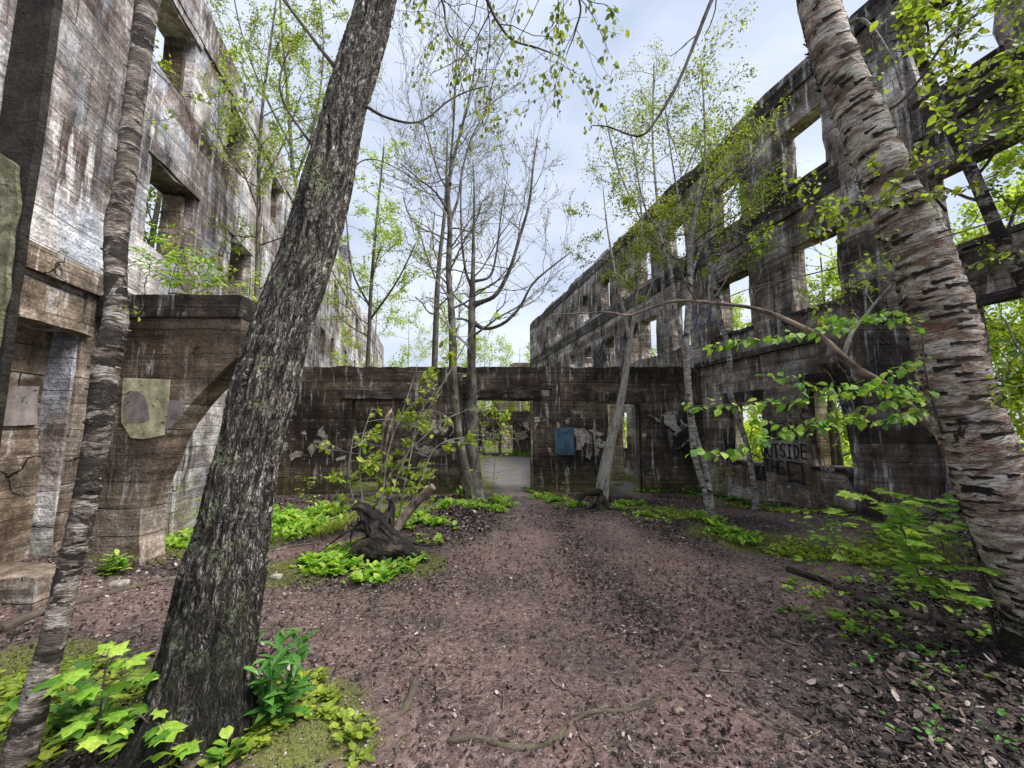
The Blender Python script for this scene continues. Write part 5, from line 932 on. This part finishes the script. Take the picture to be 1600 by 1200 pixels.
# ------------------------------------------------------------------ ground cover, litter, pebbles
def inroom(x, y): return (x > -3.65-.2245*y) & (x < 7.2-.2245*y)
def scatter(n, y0, y1, x0, x1, pw=1.6):
    y = y0+(y1-y0)*RG.random(n)**pw; x = (x0+(x1-x0)*RG.random(n)); k = inroom(x, y) & (np.abs(x) < y*1.35+.4); return x[k], y[k]
x, y = scatter(210000, 1.55, 9.7, -6, 7, 1.5); p, m_, w_ = zones(x, y); dr = .5+.5*fbm(x*1.1, y*1.1, o=4, s=71); keep = RG.random(len(x)) < np.clip((1.0-.55*p)*np.clip(dr*2.6-.45, .30, 1.3)-1.1*m_, .03, 1)
x, y, p = x[keep], y[keep], p[keep]; n = len(x); z = G(x, y)+.004+.014*RG.random(n)
a = RG.random(n)*6.28; D = np.stack([np.cos(a), np.sin(a), RG.normal(0, .4, n)], -1); N = np.stack([RG.normal(0, .6, n), RG.normal(0, .6, n), np.ones(n)], -1)
lw = 1+.55*np.exp(-((x-2.6)**2+(y-3.0)**2)/2.2)+.6*np.exp(-((x+.6)**2+(y-7)**2)/1.5); sz = (.008+.026*RG.random(n)**2.2)*lw*(1-.3*p)*(1+.05*y)
mb = MB(); leaves(mb, np.stack([x, y, z], -1), D, N, sz*1.25, 'chip', .8); tag(mb.build('leaf_litter', M['litter']), 'brown dead leaf and bark fragments covering the dirt', 'leaf litter', kind='stuff')
x, y = scatter(26000, 1.55, 8, -5.5, 6, 1.5); n = len(x); z = G(x, y)+.006; a = RG.random(n)*6.28; ln = .012+.075*RG.random(n)**2.6; dx, dy = np.cos(a)*ln, np.sin(a)*ln
segs = [((x[i], y[i], z[i]), (x[i]+dx[i], y[i]+dy[i], z[i]+.004), .0012+.0016*RG.random(), .0009) for i in range(n)]
mb = MB(); prisms(mb, segs, 3); tag(mb.build('twig_litter', M['deadwood'], bark=True), 'tiny broken twigs strewn over the dirt', 'twig litter', kind='stuff')
x, y = scatter(52000, 1.55, 8.5, -6, 6, 1.5); p, m_, w_ = zones(x, y); n = len(x); xl, yl = gpt(230, 930); extra = 1+1.0*np.exp(-((x-xl)**2+(y-yl)**2)/1.2)
oct_ = np.array([(1, 0, 0), (0, 1, 0), (-1, 0, 0), (0, -1, 0), (0, 0, .7), (0, 0, -.4), ]); of = np.array([(0, 1, 4), (1, 2, 4), (2, 3, 4), (3, 0, 4), (1, 0, 5), (2, 1, 5), (3, 2, 5), (0, 3, 5)])
s = (.0022+.0105*RG.random(n)**4)*extra; V = oct_[None]*(RG.uniform(.6, 1.3, (n, 6, 1)))*s[:, None, None]; a = RG.random(n)*6.28; c_, s_ = np.cos(a)[:, None], np.sin(a)[:, None]
V = np.stack([V[..., 0]*c_-V[..., 1]*s_, V[..., 0]*s_+V[..., 1]*c_, V[..., 2]], -1)+np.stack([x, y, G(x, y)+.004], -1)[:, None]
mb = MB(); mb.add(V.reshape(-1, 3), (of[None]+(np.arange(n)*6)[:, None, None]).reshape(-1, 3)); tag(mb.build('gravel', M['stone']), 'small stones scattered over the trodden dirt', 'gravel', kind='stuff')

x, y = scatter(260000, 1.5, 7.5, -6, 6.5, 1.5); p, m_, w_ = zones(x, y); keep = RG.random(len(x)) < np.clip(m_*1.3-.25, 0, 1); x, y = x[keep], y[keep]; n = len(x); a = RG.random(n)*6.28
mb = MB(); leaves(mb, np.stack([x, y, G(x, y)+.001], -1), np.stack([np.cos(a)*.6, np.sin(a)*.6, .5+RG.random(n)], -1), np.stack([RG.normal(0, 1, n), RG.normal(0, 1, n), np.full(n, .4)], -1), (.005+.012*RG.random(n))*(1+.12*y), 'diamond', .8); tag(mb.build('moss', M['mosstuft']), 'raised cushions of olive moss along the path edges', 'moss', kind='stuff')
def cover(name, label, patches, leaf, ls, dens, kind, elev=.9, seed=0, wid=1.2, per=6):
    rng = np.random.default_rng(seed); P = []; 
    for px, py, r in patches:
        cx, cy = gpt(px, py); n = int(dens*r*r*3.1); q = rng.normal(size=(n, 2))*r*.55; P.append(np.stack([cx+q[:, 0], cy+q[:, 1]], -1))
    P = np.concatenate(P); k = (P[:, 0] > -3.5-.2245*P[:, 1]) & (P[:, 0] < 7.1-.2245*P[:, 1]); P = P[k]
    cl = vn(P[:, 0]*3, P[:, 1]*3, s=seed) > -.25; P = P[cl]; n = len(P); B = np.repeat(np.stack([P[:, 0], P[:, 1], G(P[:, 0], P[:, 1])], -1), per, 0); m = len(B)
    a = rng.random(m)*6.28; hs = np.repeat(.5+rng.random(n), per); D = np.stack([np.cos(a), np.sin(a), elev*rng.uniform(.3, 1.3, m)], -1); N = np.stack([-np.cos(a)*.5, -np.sin(a)*.5, np.ones(m)], -1)+rng.normal(size=(m, 3))*.15
    B = B+unit(D)*ls*.15+np.stack([rng.normal(0, ls*.4, m), rng.normal(0, ls*.4, m), rng.random(m)*ls*.7*hs], -1)
    mb = MB(); leaves(mb, B, D, N, ls*hs*rng.uniform(.6, 1.1, m), kind, wid); return tag(mb.build(name, leaf), label, 'ground cover', kind='stuff')
cover('ground_cover', 'bright strap-leaved greenery along the left side of the yard', [(430, 815, .5), (470, 820, .45), (520, 805, .4), (450, 840, .4), (560, 800, .35), (500, 835, .3), (700, 800, .3), (760, 782, .35), (790, 790, .25), (730, 775, .3)], M['leafbright'], .13, 120, 'lance', 1.3, 1, 1.5)
cover('ground_cover', 'fresh green herbs ringing the uprooted stump', [(540, 880, .3), (520, 895, .22), (590, 900, .25), (650, 840, .25), (665, 860, .2), (640, 825, .25), (680, 835, .2), (560, 870, .2), (505, 880, .25), (640, 885, .15)], M['leafbright'], .075, 210, 'oval', .8, 2)
cover('ground_cover', 'low leafy herbs before the cross wall around the central doorway', [(750, 800, .3), (775, 805, .25), (720, 790, .3), (850, 778, .3), (870, 785, .25), (895, 795, .3), (830, 770, .2), (985, 790, .25), (960, 800, .25), (1000, 812, .2), (1010, 768, .3), (970, 760, .3)], M['leafbright'], .065, 230, 'oval', .8, 3)
cover('ground_cover', 'dark green creepers along the foot of the right wall', [(1040, 768, .35), (1080, 770, .35), (1120, 775, .35), (1160, 782, .4), (1200, 790, .4), (1240, 798, .4), (1280, 803, .4), (1330, 808, .4), (1380, 815, .35)], M['leafdeep'], .06, 230, 'oval', .7, 4)
cover('ground_cover', 'thin low greenery on the moss beside the right-hand path', [(1030, 800, .35), (1060, 812, .3), (1190, 855, .35), (1240, 868, .35), (1290, 875, .4), (1350, 885, .4), (1170, 795, .35), (1230, 808, .35), (1300, 820, .4), (1010, 815, .2), (1420, 900, .35)], M['leaf'], .045, 200, 'oval', .6, 15)
cover('ground_cover', 'tufts of bright leaves round the foot of the slim birches', [(1090, 825, .25), (1115, 832, .25), (1140, 842, .25), (1065, 822, .2), (1165, 848, .2), (1100, 815, .2)], M['leafbright'], .085, 230, 'lance', 1.1, 5, 1.6)
cover('ground_cover', 'green herbs at the foot of the left wall and buttress', [(150, 890, .2), (200, 890, .2), (270, 860, .3), (300, 840, .3), (330, 820, .3), (250, 880, .25), (290, 870, .3), (300, 810, .3)], M['leafbright'], .065, 260, 'oval', .7, 6)
cover('ground_cover', 'small scattered seedlings in the litter at right', [(1300, 960, .35), (1350, 1000, .3), (1270, 940, .25), (1420, 930, .35), (1470, 960, .3), (1520, 1010, .25), (1350, 900, .3), (1430, 880, .4), (1380, 860, .4)], M['leafbright'], .05, 75, 'oval', .5, 7, 1.3, 5)
cover('ground_cover', 'sparse tiny leaves in the dark litter of the lower right corner', [(1500, 1080, .4), (1560, 1120, .35), (1400, 1060, .35), (1450, 1150, .3)], M['leafdeep'], .035, 40, 'oval', .5, 8, 1.3, 4)
cover('ground_cover', 'yellow-green low leaves on the moss round the foot of the oak', [(460, 1150, .14), (500, 1120, .12), (440, 1185, .14), (540, 1150, .1), (480, 1090, .1), (370, 1190, .15), (540, 1190, .12), (40, 1100, .25), (80, 1080, .25), (20, 1150, .2), (130, 1110, .2), (210, 1110, .15), (180, 1180, .15), (260, 1200, .15), (100, 1200, .2)], M['leaf'], .035, 650, 'oval', .6, 9, 1.3, 5)
cover('ground_cover', 'short grass tuft growing on the moss beside the stump', [(540, 835, .2), (520, 845, .2), (590, 830, .15), (560, 858, .15)], M['leafyellow'], .10, 150, 'lance', 1.6, 10, .5, 8)
cover('ground_cover', 'greenery in the room beyond the cross wall', [(820, 712, .8), (735, 715, .6), (970, 742, .35), (985, 748, .3), (690, 715, 1.2), (835, 708, 1.2), (975, 722, .9), (985, 715, 1.0)], M['leafbright'], .14, 50, 'oval', .8, 11)

# ------------------------------------------------------------------ woodland outside the ruin
def bgtree(x, y, h, lean, label, seed, leaf, nl, ls, cr, low=.25, trunkr=.09, name='woodland_tree', grp=None, tm='greybark', nlimb=14):
    rng = random.Random(seed); nr = np.random.default_rng(seed); z = float(G(np.array([x]), np.array([y]))[0]); root = empty(name, (x, y, z), label, 'tree', grp)
    P = [np.array([x, y, z-.2]), np.array([x+lean*.3, y, z+h*.4]), np.array([x+lean, y+rng.uniform(-.3, .3), z+h])]; mb = MB(); C, r, T = tube(mb, P, [trunkr, trunkr*.7, trunkr*.15], 8, .4); mb.build('trunk', M[tm], root, smooth=True, bark=True)
    global rmin; rmin = .004
    tips = []
    for k in range(nlimb):
        f = low+(1-low)*(k+rng.random())/nlimb; i = min(len(C)-1, int(f*(len(C)-1))); a = rng.uniform(0, 6.28); d = unit(np.array([math.cos(a), math.sin(a), .35+rng.uniform(-.2, .4)])); segs = []; grow(segs, tips, C[i], d, cr*(1.2-.6*f)*rng.uniform(.7, 1.2), max(.012, r[i]*.4), 1, 2, rng, .04, .16, 4, .75); mb = MB(); prisms(mb, segs, 3); mb.build('branch', M['twig'], root, bark=True)
    mb = MB(); leafcloud(mb, tips, nl, ls, nr, 'diamond', ls*3.5, .3); mb.build('foliage', leaf, root)
rw = [(9.2, 4.2, 7.5, 0, 'pale trunk tree outside the nearest big opening at right'), (8.3, 5.6, 6.2, .4, 'leafy tree close outside the right wall behind the big birch'), (10.6, 6.4, 8.0, -.5, 'taller yellow-green tree deeper outside the right wall'), (8.2, 7.4, 5.0, .2, 'low tree filling the window beside the right buttress'), (9.9, 8.8, 6.5, 0, 'tree outside showing in the right buttress window'),
      (7.6, 9.6, 4.8, .3, 'low tree filling the narrow window left of the sprayed words'), (9.4, 11.5, 7.0, -.3, 'tree outside behind the crooked slim birch'), (7.0, 13.2, 6.0, 0, 'tree outside the middle stretch of the right wall'), (12.5, 9.5, 7.5, 0, 'far tree outside the right wall, mid slope'), (13.5, 5.5, 7.5, .3, 'far tree outside the right wall near the frame edge'), (6.4, 17.5, 5.5, .3, 'tree outside the far stretch of the right wall'), (11.5, 4.8, 6.0, 0, 'bushy tree low outside the big opening')]
for k, (x, y, h, ln, lb_) in enumerate(rw): bgtree(x, y, h, ln, lb_, 200+k, M['leafyellow'] if k % 3 else M['leaf'], 8500, .095, 2.1, .08, .10, grp='trees outside the right wall')
lw_ = [(-6.6, 5.2, 8.5, .3, 'olive tree outside seen through the nearest left window'), (-7.4, 7.6, 9.0, .2, 'olive tree outside behind the second left window'), (-8.4, 10.5, 11.0, 0, 'tall tree outside rising above the left wall'), (-9.5, 14.5, 10, 0, 'distant tree outside the left wall'), (-7.6, 4.0, 8.0, 0, 'near tree outside at the far left')]
for k, (x, y, h, ln, lb_) in enumerate(lw_): bgtree(x, y, h, ln, lb_, 230+k, M['leafolive'] if k % 2 == 0 else M['leaf'], 6500, .075, 2.0, .3, .10, grp='trees outside the left wall')
fr = [(-7.4, 28, 10, 0, 'tall sparse tree far behind the low wall at left'), (-4.5, 30, 12, .5, 'tall sparse tree far behind the twin grey trunks'), (-2.0, 29, 9, 0, 'leafy tree just behind the distant doorway'), (.6, 30, 8, 0, 'leafy tree behind the small far gable'), (-3.2, 20, 7.5, .4, 'sparse tree in the room beyond the cross wall'), (-6.0, 17, 8, 0, 'thin tree beside the left wall beyond the cross wall'), (-3.4, 26, 4, 0, 'low leafy tree filling the distant doorway'), (-.8, 26.2, 4.2, 0, 'low leafy tree right of the distant doorway')]
for k, (x, y, h, ln, lb_) in enumerate(fr): bgtree(x, y, h, ln, lb_, 260+k, M['leafyellow'], 4200 if k < 2 or k in (4, 5) else 6000, .10, 2.6, .2, .08, grp='trees beyond the cross wall', tm='palebark')
# wooded slope closing the view low down
rng = np.random.default_rng(5); n = 60000; th_ = rng.uniform(-1.45, 1.5, n); rr_ = rng.uniform(24, 60, n); x = np.sin(th_)*rr_; y = np.cos(th_)*rr_; k = (x > 9) | (x < -14) | (y > 36); x, y = x[k], y[k]; n = len(x)
hmax = 1.2+3.6*(.5+.5*fbm(x*.12, y*.12, o=3, s=8)); z = G(x, y)+rng.random(n)**.8*hmax
mb = MB(); leaves(mb, np.stack([x, y, z], -1), rng.normal(size=(n, 3)), rng.normal(size=(n, 3))+np.array([0, 0, .6]), rng.uniform(.25, .6, n), 'diamond', 1.5); tag(mb.build('distant_woods', M['leafyellow']), 'hazy mass of spring woodland far outside the ruin', 'woodland', kind='stuff')
for o in list(bpy.data.objects):
    if '_o' in o: del o['_o']
